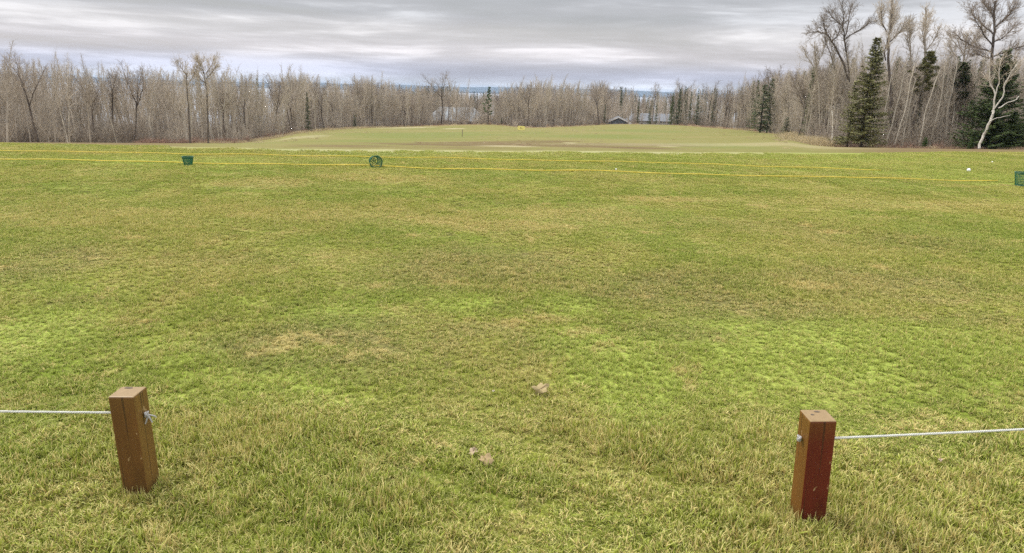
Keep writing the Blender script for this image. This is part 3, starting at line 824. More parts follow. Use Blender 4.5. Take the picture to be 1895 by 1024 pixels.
# the white birch: stems traced in the plane it stands in
DB = 70.5
bx, by = at_D(1812, DB, 272); bz = hz(bx, by)
T = Segs(); B = Segs(); rngb = np.random.RandomState(5)
st = [stem_from_px(T, [(1812, 275), (1821, 250), (1830, 225), (1838, 205)], DB, .125, .10, 1),
      stem_from_px(T, [(1838, 205), (1842, 175), (1836, 150), (1838, 125), (1828, 105)], DB, .085, .03, 2, .8),
      stem_from_px(T, [(1842, 178), (1850, 155), (1848, 130), (1854, 108)], DB, .06, .03, 3),
      stem_from_px(T, [(1838, 207), (1856, 180), (1863, 152), (1873, 132), (1888, 112)], DB, .075, .025, 4),
      stem_from_px(T, [(1846, 200), (1860, 194), (1880, 184), (1888, 178)], DB, .06, .025, 5),
      stem_from_px(T, [(1836, 224), (1850, 218), (1872, 213)], DB, .045, .02, 6)]
for q in st[1:4]:
    for k in range(16):
        p_, d_, r_ = sample(*q, rngb.uniform(.35, 1)); Br = limb(B, rngb, p_, perp(d_, rngb.uniform(.4, .9), rngb.uniform(0, 6.28)), rngb.uniform(.8, 2.0), .02, 4, .08, .14, .3)
        twigs_on(B, rngb, Br, 5, .6, .01, .7, .2, 3, .5)
off = np.array([bx, by, bz, bx, by, bz])
for S0 in (T, B):
    S0.a = [tuple(np.array(s[:6]) - off) + tuple(s[6:]) for s in S0.a]
e = empty('birch_tree', (bx, by, bz)); tag(e, 'white-barked birch splitting into several leaning stems before the great dark spruce', 'tree')
ob('trunk', segs_mesh('birch_trunk', T, 8, M_BIRCH), e); ob('crown', segs_mesh('birch_crown', B, 3, M_TWIG), e)

# leaning pale stems in the right wood
PALES = [((1640, 272), (1655, 215), (1668, 165), (1675, 120)), ((1655, 272), (1672, 210), (1684, 150), (1692, 118)), ((1668, 272), (1682, 200), (1695, 145)), ((1722, 270), (1736, 205), (1745, 160), (1752, 120)),
         ((1748, 270), (1758, 190), (1768, 140), (1775, 108)), ((1737, 272), (1750, 180), (1756, 150), (1765, 112)), ((1700, 272), (1712, 215), (1725, 165), (1738, 130)), ((1540, 268), (1541, 235), (1540, 205)), ((1634, 262), (1640, 200), (1650, 140))]
for i, pp in enumerate(PALES):
    D = 79 + (i % 3) * .8 if pp[0][0] > 1560 else 82
    bx, by = at_D(pp[0][0], D, 272); bz = hz(bx, by)
    T = Segs(); B = Segs(); rngb = np.random.RandomState(500 + i)
    q = stem_from_px(T, [(pp[0][0] - 1, 277)] + list(pp), D, .10, .04, i)
    for k in range(22):
        p_, d_, r_ = sample(*q, rngb.uniform(.3, 1)); Br = limb(B, rngb, p_, perp(d_, rngb.uniform(.4, 1.0), rngb.uniform(0, 6.28)), rngb.uniform(.6, 1.6), .016, 3, .1, .14, .3)
        twigs_on(B, rngb, Br, 4, .5, .009, .7, .2, 3, .5)
    off = np.array([bx, by, bz, bx, by, bz])
    for S0 in (T, B): S0.a = [tuple(np.array(s[:6]) - off) + tuple(s[6:]) for s in S0.a]
    e = empty('birch_tree', (bx, by, bz))
    tag(e, 'short white birch stub at the left foot of the right wood' if i == 7 else 'cream-coloured thin stem leaning right at the front edge of the right wood', 'tree', None if i == 7 else 'cream leaning stems of the right wood')
    ob('trunk', segs_mesh('lean_trunk', T, 6, M_PALE if i != 7 else M_BIRCH), e); ob('crown', segs_mesh('lean_crown', B, 3, M_TWIG), e)

# ------------------------------------------------------------------ scattering (only for what nobody could count)
def scatter(name, protos, pts, rots, scales, idxs, label, cat, mat=None):
    coll = bpy.data.collections.new(name + '_pieces')
    for k, me in enumerate(protos):
        o = bpy.data.objects.new('%s_piece_%03d' % (name, k), me); coll.objects.link(o)
    pm = bpy.data.meshes.new(name)
    pts = np.asarray(pts, np.float32); n = len(pts)
    pm.vertices.add(n); pm.vertices.foreach_set('co', pts.ravel())
    a = pm.attributes.new('rot', 'FLOAT_VECTOR', 'POINT'); a.data.foreach_set('vector', np.asarray(rots, np.float32).ravel())
    a = pm.attributes.new('scl', 'FLOAT_VECTOR', 'POINT'); a.data.foreach_set('vector', np.asarray(scales, np.float32).ravel())
    a = pm.attributes.new('idx', 'INT', 'POINT'); a.data.foreach_set('value', np.asarray(idxs, np.int32))
    o = ob(name, pm); tag(o, label, cat, kind='stuff')
    ng = bpy.data.node_groups.new(name + '_nodes', 'GeometryNodeTree')
    ng.interface.new_socket('Geometry', in_out='INPUT', socket_type='NodeSocketGeometry')
    ng.interface.new_socket('Geometry', in_out='OUTPUT', socket_type='NodeSocketGeometry')
    gi = ng.nodes.new('NodeGroupInput'); go_ = ng.nodes.new('NodeGroupOutput')
    ci = ng.nodes.new('GeometryNodeCollectionInfo'); ci.inputs['Collection'].default_value = coll; ci.inputs['Separate Children'].default_value = True; ci.inputs['Reset Children'].default_value = True
    iop = ng.nodes.new('GeometryNodeInstanceOnPoints'); iop.inputs['Pick Instance'].default_value = True
    def na(nm, ty):
        n_ = ng.nodes.new('GeometryNodeInputNamedAttribute'); n_.data_type = ty; n_.inputs['Name'].default_value = nm
        return [s for s in n_.outputs if s.enabled][0]
    L = ng.links
    L.new(gi.outputs[0], iop.inputs['Points']); L.new(ci.outputs[0], iop.inputs['Instance'])
    L.new(na('idx', 'INT'), iop.inputs['Instance Index'])
    L.new(na('rot', 'FLOAT_VECTOR'), iop.inputs['Rotation']); L.new(na('scl', 'FLOAT_VECTOR'), iop.inputs['Scale'])
    L.new(iop.outputs[0], go_.inputs[0])
    md = o.modifiers.new('scatter', 'NODES'); md.node_group = ng
    return o

# ---- grass blades
mat_blade, t, b, out = new_mat('grass_blades')
g = t.new('ShaderNodeGroup'); g.node_tree = grp
r = attr(t, 'rnd'); rb = attr(t, 'tip')
colg = t.mix(t.smooth(r, .0, 1.), t.mix(.4, g.outputs['Colour'], (.06, .10, .01)), t.mix(.45, g.outputs['Colour'], (.54, .60, .10)))
sm = t.math('ADD', g.outputs['Straw'], attr(t, 'longg'))
isst = t.math('GREATER_THAN', sm, t.math('FRACT', t.math('MULTIPLY', r, 7.31)))
strawc = t.mix(t.math('FRACT', t.math('MULTIPLY', r, 13.7)), (.40, .30, .09), (.76, .66, .28))
colg = t.mix(isst, colg, strawc)
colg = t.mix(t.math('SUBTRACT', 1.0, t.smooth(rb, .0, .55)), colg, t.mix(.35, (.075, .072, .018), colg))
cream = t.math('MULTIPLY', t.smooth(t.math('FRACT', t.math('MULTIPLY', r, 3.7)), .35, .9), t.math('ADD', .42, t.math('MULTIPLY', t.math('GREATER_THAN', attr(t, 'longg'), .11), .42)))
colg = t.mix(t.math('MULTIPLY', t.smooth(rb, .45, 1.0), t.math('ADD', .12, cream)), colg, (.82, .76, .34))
t.set(b.inputs['Base Color'], colg); b.inputs['Roughness'].default_value = .6; b.inputs['Specular IOR Level'].default_value = .12
tr = t.new('ShaderNodeBsdfTranslucent'); t.set(tr.inputs['Color'], colg)
mx = t.new('ShaderNodeMixShader'); mx.inputs[0].default_value = .25
t.l.new(b.outputs[0], mx.inputs[1]); t.l.new(tr.outputs[0], mx.inputs[2]); t.l.new(mx.outputs[0], out.inputs[0])

def blade_patch(name, seed, rad, n, L, Lv, wd, bend, longg, segs=2, clump=0, bunch=0):
    rng = np.random.RandomState(seed)
    rr = rad * np.sqrt(rng.rand(n)); an = rng.uniform(0, 2 * np.pi, n)
    base = np.stack([rr * np.cos(an), rr * np.sin(an), np.full(n, -.004)], 1)
    az = rng.uniform(0, 2 * np.pi, n)
    if bunch:
        m_ = n // bunch; rc = rad * np.sqrt(rng.rand(m_)); ac = rng.uniform(0, 6.28, m_); w_ = rng.randint(0, m_, n)
        base = np.stack([rc[w_] * np.cos(ac[w_]) + rng.normal(0, .007, n), rc[w_] * np.sin(ac[w_]) + rng.normal(0, .006, n), np.full(n, -.004)], 1)
    if clump: az = an + rng.normal(0, 1.0, n)
    d = np.stack([np.cos(az), np.sin(az), np.zeros(n)], 1)
    sd = np.stack([-np.sin(az), np.cos(az), np.zeros(n)], 1)
    tw = rng.uniform(-.6, .6, n)[:, None]; sd = sd * np.cos(tw) + d * np.sin(tw)
    Ln = L * np.clip(rng.normal(1, Lv, n), .35, 2.0); bd = bend * rng.uniform(.2, 1.6, n)
    w = wd * rng.uniform(.7, 1.3, n)
    rows = []
    for k in range(segs + 1):
        f = k / segs
        ang = bd * f
        px_ = Ln * np.sin(ang * .6) * f; pz = Ln * f * np.cos(np.clip(ang * .6, 0, 1.45))
        c = base + d * px_[:, None] + np.array([0, 0, 1.0]) * pz[:, None]
        ww = w * (1 - f) ** .7 * .5
        if k < segs:
            rows.append(c - sd * ww[:, None]); rows.append(c + sd * ww[:, None])
        else: rows.append(c)
    tipv = np.concatenate([np.full(2, k / segs) for k in range(segs)] + [[1.0]])
    V = np.stack(rows, 1); m = V.shape[1]
    idx0 = np.arange(n)[:, None] * m
    quads = []
    for k in range(segs - 1): quads.append(idx0 + np.array([2 * k, 2 * k + 1, 2 * k + 3, 2 * k + 2]))
    k = segs - 1
    tris = idx0 + np.array([2 * k, 2 * k + 1, 2 * k + 2])
    V = V.reshape(-1, 3)
    fl = ([np.concatenate(quads)] if quads else []) + [tris]
    rv = rng.rand(n)
    if bunch: rv = np.clip(rv * .55 + .45 * rng.rand(m_)[w_], 0, 1)
    rn = np.repeat(rv, m)
    return make_mesh(name, V, fl, mat_blade, rnd=rn, attrs={'longg': np.full(len(V), longg), 'tip': np.tile(tipv, n)})

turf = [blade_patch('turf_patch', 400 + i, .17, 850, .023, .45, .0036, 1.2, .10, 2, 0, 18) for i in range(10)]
def tri_region(n, y0, y1, half=lambda y: .82 * y + .9):
    out_ = []
    while len(out_) < n:
        yy = rs.uniform(y0, y1); 
        hw = half(y1)
        xx = rs.uniform(-hw, hw)
        if abs(xx) < half(yy): out_.append((xx, yy))
    return np.array(out_)
def grid_region(step, y0, y1, half):
    out_ = []
    yy = y0
    while yy < y1:
        st_ = step(yy); hw = half(yy); n = int(2 * hw / st_)
        xs = (np.arange(n) - n / 2) * st_
        for x_ in xs: out_.append((x_ + rs.uniform(-.5, .5) * st_, yy + rs.uniform(-.5, .5) * st_))
        yy += st_
    return np.array(out_)
half = lambda y: .84 * y + 1.0
P = grid_region(lambda y: .155 if y < 9 else .20, 2.75, 23, half)
a = P[:, 0] / P[:, 1]; ycp = CAMZ / tables(a)[0]
P = P[P[:, 1] < ycp + np.where(np.abs(a) < .5, -.45, .8) + rs.normal(0, .12, len(P))]
n = len(P)
Zp = height(P[:, 0], P[:, 1])
sc_f = rs.uniform(.9, 1.25, n)
# turf height varies in soft patches
hv = .85 + .35 * np.sin(P[:, 0] * 1.7 + 2 * np.sin(P[:, 1] * .8)) * np.sin(P[:, 1] * 2.1 + P[:, 0]) + rs.uniform(-.15, .15, n)
scatter('turf', turf, np.stack([P[:, 0], P[:, 1], Zp], 1), np.stack([np.zeros(n), np.zeros(n), rs.uniform(0, 6.28, n)], 1),
        np.stack([sc_f, sc_f, np.clip(hv, .5, 1.4)], 1), rs.randint(0, 10, n), 'short mown lawn of green and straw blades across the tee', 'grass')

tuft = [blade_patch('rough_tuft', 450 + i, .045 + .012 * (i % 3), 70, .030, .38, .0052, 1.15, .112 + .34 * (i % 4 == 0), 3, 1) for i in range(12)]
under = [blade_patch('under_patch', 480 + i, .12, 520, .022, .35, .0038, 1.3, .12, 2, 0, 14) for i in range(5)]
def rough_edge(x): return 3.02 + .10 * np.sin(x * 2.3) + .07 * np.sin(x * 6.1 + 1) + np.where(x > 0, .02 * x, -.02 * x)
P1 = grid_region(lambda y: .045, 1.0, 3.4, lambda y: .9 * y + 1.0)
keep = P1[:, 1] < rough_edge(P1[:, 0]) + rs.normal(0, .09, len(P1))
dens = .55 + .75 * np.sin(P1[:, 0] * 4.1 + 1.5 * np.sin(P1[:, 1] * 5)) * np.sin(P1[:, 1] * 6.3 + P1[:, 0] * 2) + rs.uniform(-.4, .5, len(P1))
P1 = P1[keep & (dens > .40)]
P2 = grid_region(lambda y: .12, 1.0, 3.1, lambda y: .9 * y + 1.0)
Pa = np.concatenate([P1, P2]); n1, n2 = len(P1), len(P2); n = n1 + n2
Zp = height(Pa[:, 0], Pa[:, 1])
hs_ = 1.05 + .65 * np.sin(Pa[:, 0] * 3.3 + np.sin(Pa[:, 1] * 4)) * np.sin(Pa[:, 1] * 5.1) + rs.uniform(-.3, .35, n)
fade = np.clip((rough_edge(Pa[:, 0]) + .1 - Pa[:, 1]) / .35, .45, 1)
scl = np.stack([rs.uniform(.8, 1.3, n), rs.uniform(.8, 1.3, n), np.clip(hs_ * fade, .4, 1.6)], 1)
tilt = rs.normal(0, .22, (n, 2)); tilt[n1:] *= .2
scatter('rough_grass', tuft + under, np.stack([Pa[:, 0], Pa[:, 1], Zp], 1), np.stack([tilt[:, 0], tilt[:, 1], rs.uniform(0, 6.28, n)], 1), scl,
        np.concatenate([rs.randint(0, 12, n1), 12 + rs.randint(0, 5, n2)]), 'longer tufted green and straw grass around the two wooden posts', 'grass')

# ---- forest mass behind the front rows, brush, dry grass
def merged(key):
    tm, cm = PROT[key][:2]
    def rd(me):
        v = np.zeros(len(me.vertices) * 3, np.float32); me.vertices.foreach_get('co', v)
        l = np.zeros(len(me.loops), np.int32); me.loops.foreach_get('vertex_index', l)
        rn = np.zeros(len(me.vertices), np.float32); me.attributes['rnd'].data.foreach_get('value', rn)
        return v.reshape(-1, 3), l.reshape(-1, 4), rn
    v1, f1, r1 = rd(tm); v2, f2, r2 = rd(cm)
    m2 = np.zeros(len(f2), np.int32); cm.polygons.foreach_get('material_index', m2)
    mats = list(tm.materials) + list(cm.materials)
    return make_mesh(key + '_whole', np.concatenate([v1, v2]), np.concatenate([f1, f2 + len(v1)]), mats, rnd=np.concatenate([r1, r2]), fmat=np.concatenate([np.zeros(len(f1)), m2 + 1]))
keys = ['aspen0', 'aspen1', 'aspen2', 'aspen3', 'aspen4', 'aspen5', 'broad0', 'broad1', 'pale0', 'pale2', 'bushy0', 'bushy1', 'bushy2', 'spruce0', 'spruce1', 'spruce2']
KP = [merged(k) for k in keys]; KH = [PROT[k][2] for k in keys]
pts = []; rot = []; scl = []; idx_ = []
NOGAP = False
def mass(p0, p1, n, d0, d1, weights, dy=0, sd=6, low=1.0):
    w = np.array(weights, float); w /= w.sum()
    for i in range(n):
        px = rs.uniform(p0, p1); 
        if not NOGAP and house_gap(px) and rs.rand() < .5 + .3 * (px > 1000): continue
        D = edgeD(px) + d0 + (d1 - d0) * rs.rand()
        k = rs.choice(len(keys), p=w)
        x_, y_ = at_D(px, D); z_ = hz(x_, y_)
        yt = top_px(px) + dy + abs(rs.normal(0, sd)) + 2
        H = z_at(px, yt, D) - z_
        if keys[k].startswith('bushy'): H *= rs.uniform(.35, .7)
        elif rs.rand() < .35: H *= rs.uniform(.6, .95)
        if H < 1.5: continue
        s = H / KH[k]
        pts.append((x_, y_, z_)); rot.append((0, 0, rs.uniform(0, 6.28))); sx = s * rs.uniform(.75, 1.05)
        if 'spruce' in keys[k]: sx *= .6
        scl.append((sx, sx, s)); idx_.append(k)
wd_ = [5, 5, 5, 4, 5, 5, 1.0, 1.0, 2.5, 2.5, 5, 5, 5, .08, .08, .08]
mass(-220, 560, 700, 8, 60, wd_, sd=16)
mass(540, 800, 620, 6, 60, wd_, sd=10)
mass(790, 925, 200, 4, 40, wd_, dy=4)
mass(915, 1130, 560, 6, 60, wd_, sd=9)
mass(1120, 1400, 420, 4, 50, [5, 5, 5, 4, 5, 5, 1, 1, 1.5, 1.5, 5, 5, 5, 2, 2, 2])
mass(1380, 1500, 260, 6, 50, wd_, sd=9)
NOGAP = True
mass(770, 905, 240, 62, 130, [5, 5, 5, 4, 5, 5, 1, 1, 1, 1, 5, 5, 5, 3, 3, 3], dy=4, sd=6)
mass(815, 905, 150, 45, 110, [5, 5, 5, 4, 5, 5, 1, 1, 1, 1, 5, 5, 5, 2, 2, 2], dy=1, sd=5)
mass(1105, 1270, 330, 62, 120, [5, 5, 5, 4, 5, 5, 1, 1, 1, 1, 5, 5, 5, 3, 3, 3], dy=4, sd=7)
NOGAP = False
mass(1480, 2250, 860, 5, 45, [5, 5, 5, 4, 5, 5, 1.5, 1.5, 3, 3, 5, 5, 5, .6, .6, .6])
scatter('woodland', KP, pts, rot, scl, idx_, 'grey-brown mass of leafless trees filling the woods behind the front trunks', 'woods')

# wooded knoll beyond the far woods, in front of the lake
KN = [(730, 176), (760, 168), (800, 167), (830, 176), (850, 188), (870, 200)]
pts = []; rot = []; scl = []; idx_ = []
for i in range(420):
    px = rs.uniform(725, 868); D = rs.uniform(300, 420)
    yt = np.interp(px, [k[0] for k in KN], [k[1] for k in KN]) + abs(rs.normal(0, 3)) + (420 - D) * .12
    x_, y_ = at_D(px, D); z_ = hz(x_, y_)
    k = rs.choice([13, 14, 15, 0, 2, 10, 11])
    H = min(z_at(px, yt, D) - z_, 24)
    s = H / KH[k]; sx = s * (1.3 if k >= 13 else .9)
    pts.append((x_, y_, z_)); rot.append((0, 0, rs.uniform(0, 6.28))); scl.append((sx, sx, s)); idx_.append(k)
scatter('far_evergreen_wood', KP, pts, rot, scl, idx_, 'rounded stand of evergreens beyond the far woods in front of the lake', 'woods')

# brush
def bush_mesh(name, seed, H, n, mat, mat2=None, spread=.5):
    rng = np.random.RandomState(seed); S0 = Segs()
    for k in range(n):
        az = rng.uniform(0, 6.28); d = nrm(np.array([math.cos(az) * spread, math.sin(az) * spread, 1.0]) * 1.0)
        p = np.array([rng.normal(0, .35), rng.normal(0, .35), -.1])
        Bq = limb(S0, rng, p, d, H * rng.uniform(.5, 1), .014, 4, .05, .16, .3)
        twigs_on(S0, rng, Bq, 5, H * .28, .008, .7, .2, 2, .5)
    V, Fc, r_ = S0.mesh_data(3)
    return make_mesh(name, V, Fc, mat, rnd=r_)
def tan_mesh(name, seed, mat, H=.8, n=120, rad=.6):
    rng = np.random.RandomState(seed); S0 = Segs()
    for k in range(n):
        p = np.array([rng.normal(0, rad), rng.normal(0, rad), -.05]); az = rng.uniform(0, 6.28)
        d = nrm(np.array([math.cos(az) * .35, math.sin(az) * .35, 1]))
        limb(S0, rng, p, d, H * rng.uniform(.4, 1.1), .011, 3, -.12, .12, .3)
    V, Fc, r_ = S0.mesh_data(3)
    return make_mesh(name, V, Fc, mat, rnd=r_)
brush = [bush_mesh('brush_piece', 600 + i, 2.6, 16, M_TWIG) for i in range(3)] + [bush_mesh('brush_dark', 610 + i, 2.4, 16, M_TWIGD) for i in range(3)] + [bush_mesh('brush_red', 620 + i, 1.3, 18, M_TWIGR) for i in range(2)]
tans = [tan_mesh('dry_grass_piece', 630 + i, M_TAN) for i in range(3)] + [tan_mesh('dry_fern_piece', 640 + i, M_TWIGR, .7) for i in range(2)]
pts = []; rot = []; scl = []; idx_ = []
def strew(p0, p1, n, d0, d1, kinds, s0, s1):
    for i in range(n):
        px = rs.uniform(p0, p1); D = edgeD(px) + rs.uniform(d0, d1)
        if house_gap(px) and rs.rand() < (.4 if px < 900 else .97): continue
        x_, y_ = at_D(px, D); k = rs.choice(kinds); s = rs.uniform(s0, s1)
        pts.append((x_, y_, hz(x_, y_) - .03)); rot.append((0, 0, rs.uniform(0, 6.28))); scl.append((s, s, s * rs.uniform(.7, 1.15))); idx_.append(k)
strew(-200, 540, 620, 1, 30, [0, 1, 2, 3, 4, 5], .8, 1.9)
strew(540, 1400, 700, 1, 30, [0, 1, 2, 3, 4, 5], .7, 1.7)
strew(1390, 2200, 430, 1, 24, [0, 1, 2, 3, 4, 5], .7, 1.7)
strew(250, 540, 160, -1.5, 2, [6, 7], .5, 1.0)
strew(540, 1400, 140, -1.5, 2, [6, 7, 3], .5, .9)
strew(1520, 1900, 70, -1, 1.5, [6, 7, 4], .4, .8)
scatter('undergrowth', brush, pts, rot, scl, idx_, 'brown leafless brush thickets along the foot of the woods', 'brush')
pts = []; rot = []; scl = []; idx_ = []
strew(360, 470, 90, -3, 1, [0, 1, 2, 3], .5, .9)
strew(470, 720, 260, -6, 1, [0, 1, 2], .4, .9)
strew(720, 1130, 160, -3, 1, [0, 1, 2, 3], .4, .8)
strew(1130, 1400, 180, -4, 1, [0, 1, 2, 3, 4], .5, .9)
strew(1462, 1530, 220, -3, 2, [0, 1, 2], .8, 1.7)
strew(1530, 1900, 160, -3, 1, [3, 4, 0], .3, .6)
strew(470, 1460, 700, -75, -2, [0, 1, 2, 3], .12, .30)
strew(760, 1260, 260, -170, -90, [3, 4, 0], .10, .22)
scatter('dry_grass', tans, pts, rot, scl, idx_, 'tan dead grass and ferns fringing the edge of the woods', 'dry grass')

# ------------------------------------------------------------------ houses
M_ROOFB = simple('roof_blue_grey', (.34, .37, .40), .8, .12, 2)
M_ROOFG = simple('roof_dark_grey', (.20, .21, .23), .8, .15, 2)
M_SIDE = simple('siding_slate', (.17, .19, .21), .8, .1, 2)
M_SIDEL = simple('siding_pale', (.42, .42, .40), .8, .1, 2)
M_WHITE = simple('white_trim', (.80, .80, .78), .6, .04, 5)
M_GLASS = simple('window_glass', (.03, .04, .05), .15, .05, 5, spec=.6)
M_BRICK = simple('brown_siding', (.24, .17, .12), .85, .15, 3)

def house(name, label, px, D, py_base, wdt, dep, eave, ridge_h, mats, gable_front, yaw=0, sink=0, windows=(), hip=0):
    x_, y_ = at_D(px, D); z_ = z_at(px, py_base, D)
    e = empty(name, (x_, y_, z_)); e.rotation_euler.z = yaw
    tag(e, label, 'house')
    wall_m, roof_m, trim_m = mats
    g0 = Geo(); w, d = wdt / 2, dep / 2
    if gable_front:
        V = [(-w, -d, -3), (w, -d, -3), (w, -d, eave), (0, -d, ridge_h), (-w, -d, eave), (-w, d, -3), (w, d, -3), (w, d, eave), (0, d, ridge_h), (-w, d, eave)]
        g0.add(V, [(0, 1, 2, 3, 4), (5, 9, 8, 7, 6), (1, 6, 7, 2), (0, 4, 9, 5)])
    else:
        V = [(-w, -d, -3), (-w, -d, eave), (-w, 0, ridge_h if not hip else eave), (-w, d, eave), (-w, d, -3), (w, -d, -3), (w, -d, eave), (w, 0, ridge_h if not hip else eave), (w, d, eave), (w, d, -3)]
        g0.add(V, [(0, 1, 2, 3, 4), (5, 9, 8, 7, 6), (0, 5, 6, 1), (4, 3, 8, 9)])
    g0.obj('wall', wall_m, e)
    g1 = Geo(); ov = .45; th = .16
    if gable_front:
        sl = (ridge_h - eave) / w
        for sg in (-1, 1):
            A0 = [(0, -d - ov, ridge_h + .03), (sg * (w + ov), -d - ov, eave - ov * sl + .03), (sg * (w + ov), d + ov, eave - ov * sl + .03), (0, d + ov, ridge_h + .03)]
            V = A0 + [(p_[0], p_[1], p_[2] + th) for p_ in A0]
            g1.add(V, [(0, 1, 2, 3), (7, 6, 5, 4), (0, 4, 5, 1), (1, 5, 6, 2), (2, 6, 7, 3), (3, 7, 4, 0)])
        g1.obj('roof', roof_m, e)
        gt = Geo()
        for sg in (-1, 1):
            A0 = [(0, -d - ov - .04, ridge_h + .22), (sg * (w + ov + .05), -d - ov - .04, eave - ov * sl + .20), (sg * (w + ov + .05), -d - ov - .04, eave - ov * sl - .22), (0, -d - ov - .04, ridge_h - .2)]
            V = A0 + [(p_[0], p_[1] + .036, p_[2]) for p_ in A0]
            gt.add(V, [(0, 1, 2, 3), (7, 6, 5, 4), (0, 4, 5, 1), (1, 5, 6, 2), (2, 6, 7, 3), (3, 7, 4, 0)])
        gt.obj('rake_trim', trim_m, e)
    else:
        hx_ = hip
        V = [(-w - ov, -d - ov, eave - .1), (w + ov, -d - ov, eave - .1), (w + ov, d + ov, eave - .1), (-w - ov, d + ov, eave - .1),
             (-w - ov + hx_, 0, ridge_h), (w + ov - hx_, 0, ridge_h)]
        V2 = [(p_[0], p_[1], p_[2] + .14) for p_ in V]
        g1.add(V + V2, [(0, 3, 2, 1), (6, 7, 11, 10), (8, 9, 10, 11), (6, 10, 9), (7, 8, 11), (0, 1, 7, 6), (1, 2, 8, 7), (2, 3, 9, 8), (3, 0, 6, 9)])
        g1.obj('roof', roof_m, e)
    for (wx, wz, ww, wh) in windows:
        gf = Geo(); t_ = .12; yf = -d - .04
        gf.box((wx, yf, wz + wh / 2), (ww, .08, t_)); gf.box((wx, yf, wz - wh / 2), (ww, .08, t_))
        gf.box((wx - ww / 2 + t_ / 2, yf - .003, wz), (t_, .08, wh - t_)); gf.box((wx + ww / 2 - t_ / 2, yf - .003, wz), (t_, .08, wh - t_))
        f_ = gf.obj('window', trim_m, e)
        gp = Geo(); gp.box((wx, -d - .012, wz), (ww - .1, .02, wh - .1)); gp.obj('pane', M_GLASS, f_)
    return e
# far house with long blue-grey roof
h1 = house('house', 'long house with broad blue-grey roof half hidden by bare trees', 845, 268, 229.5, 22, 12, 1.4, 6.0, (M_BRICK, M_ROOFB, M_WHITE), False, .1, windows=((4.6, .6, 1.8, 1.4), (7.6, .2, 1.0, .9)), hip=5)
h2 = house('house', 'small dark slate-sided house with a white-edged gable at the far end of the field', 1143, 262, 231, 7.2, 10, 1.2, 2.8, (M_SIDE, M_ROOFG, M_WHITE), True, -.12, windows=((-1.2, 0.2, .9, .9),))
h3 = house('house', 'long low grey-roofed house behind trees right of the white-edged gable', 1205, 282, 231, 18, 10, 1.6, 4.2, (M_SIDEL, M_ROOFG, M_WHITE), False, .05, windows=((-5, .5, 1.2, 1.1),), hip=2)
h4 = house('house', 'grey house showing between the spruces at the right end of the far woods', 1290, 270, 236, 9, 9, 2.0, 4.4, (M_SIDEL, M_ROOFG, M_WHITE), False, 0, hip=1.5)

# ------------------------------------------------------------------ yellow range sign, marker stake
M_YEL = simple('yellow_paint', (.88, .78, .26), .6, .08, 4)
M_YELB = simple('dark_mark_paint', (.22, .18, .05), .7, .05, 4)
Ds = float(ground_at(964.5, 242)[1])
sx_, sy_ = at_D(964.5, Ds, 238); szb = hz(sx_, sy_)
zt, zb = z_at(964.5, 233.5, Ds), z_at(964.5, 241.0, Ds)
e = empty('range_sign', (sx_, sy_, szb)); tag(e, 'small yellow target sign standing at the far end of the field before the woods', 'sign')
gb = Geo(); gb.box((0, 0, (zt + zb) / 2 - szb), (1.6, .06, zt - zb)); gb.obj('board', M_YEL, e)
gm = Geo(); gm.box((.02, -.036, (zt + zb) / 2 - szb - .02), (.50, .006, .14)); gm.box((-.16, -.036, (zt + zb) / 2 - szb + .115), (.12, .006, .12)); gm.obj('mark', M_YELB, e)
for sg in (-1, 1):
    gl = Geo(); gl.box((sg * .5, .05, (zt - szb) / 2 - .15), (.07, .04, (zt - szb) + .1)); gl.obj('post', simple('sign_post_wood', (.2, .15, .1), .9), e)
q = ground_at(855.5, 253)
gs = Geo(); gs.box((0, 0, .45), (.10, .10, 1.0)); gs.box((0, 0, .97), (.14, .14, .05))
o = gs.obj('marker_stake', simple('stake_wood', (.25, .21, .15), .9), None, (q[0], q[1], q[2])); tag(o, 'thin wooden distance stake standing in the middle of the lower field', 'stake')

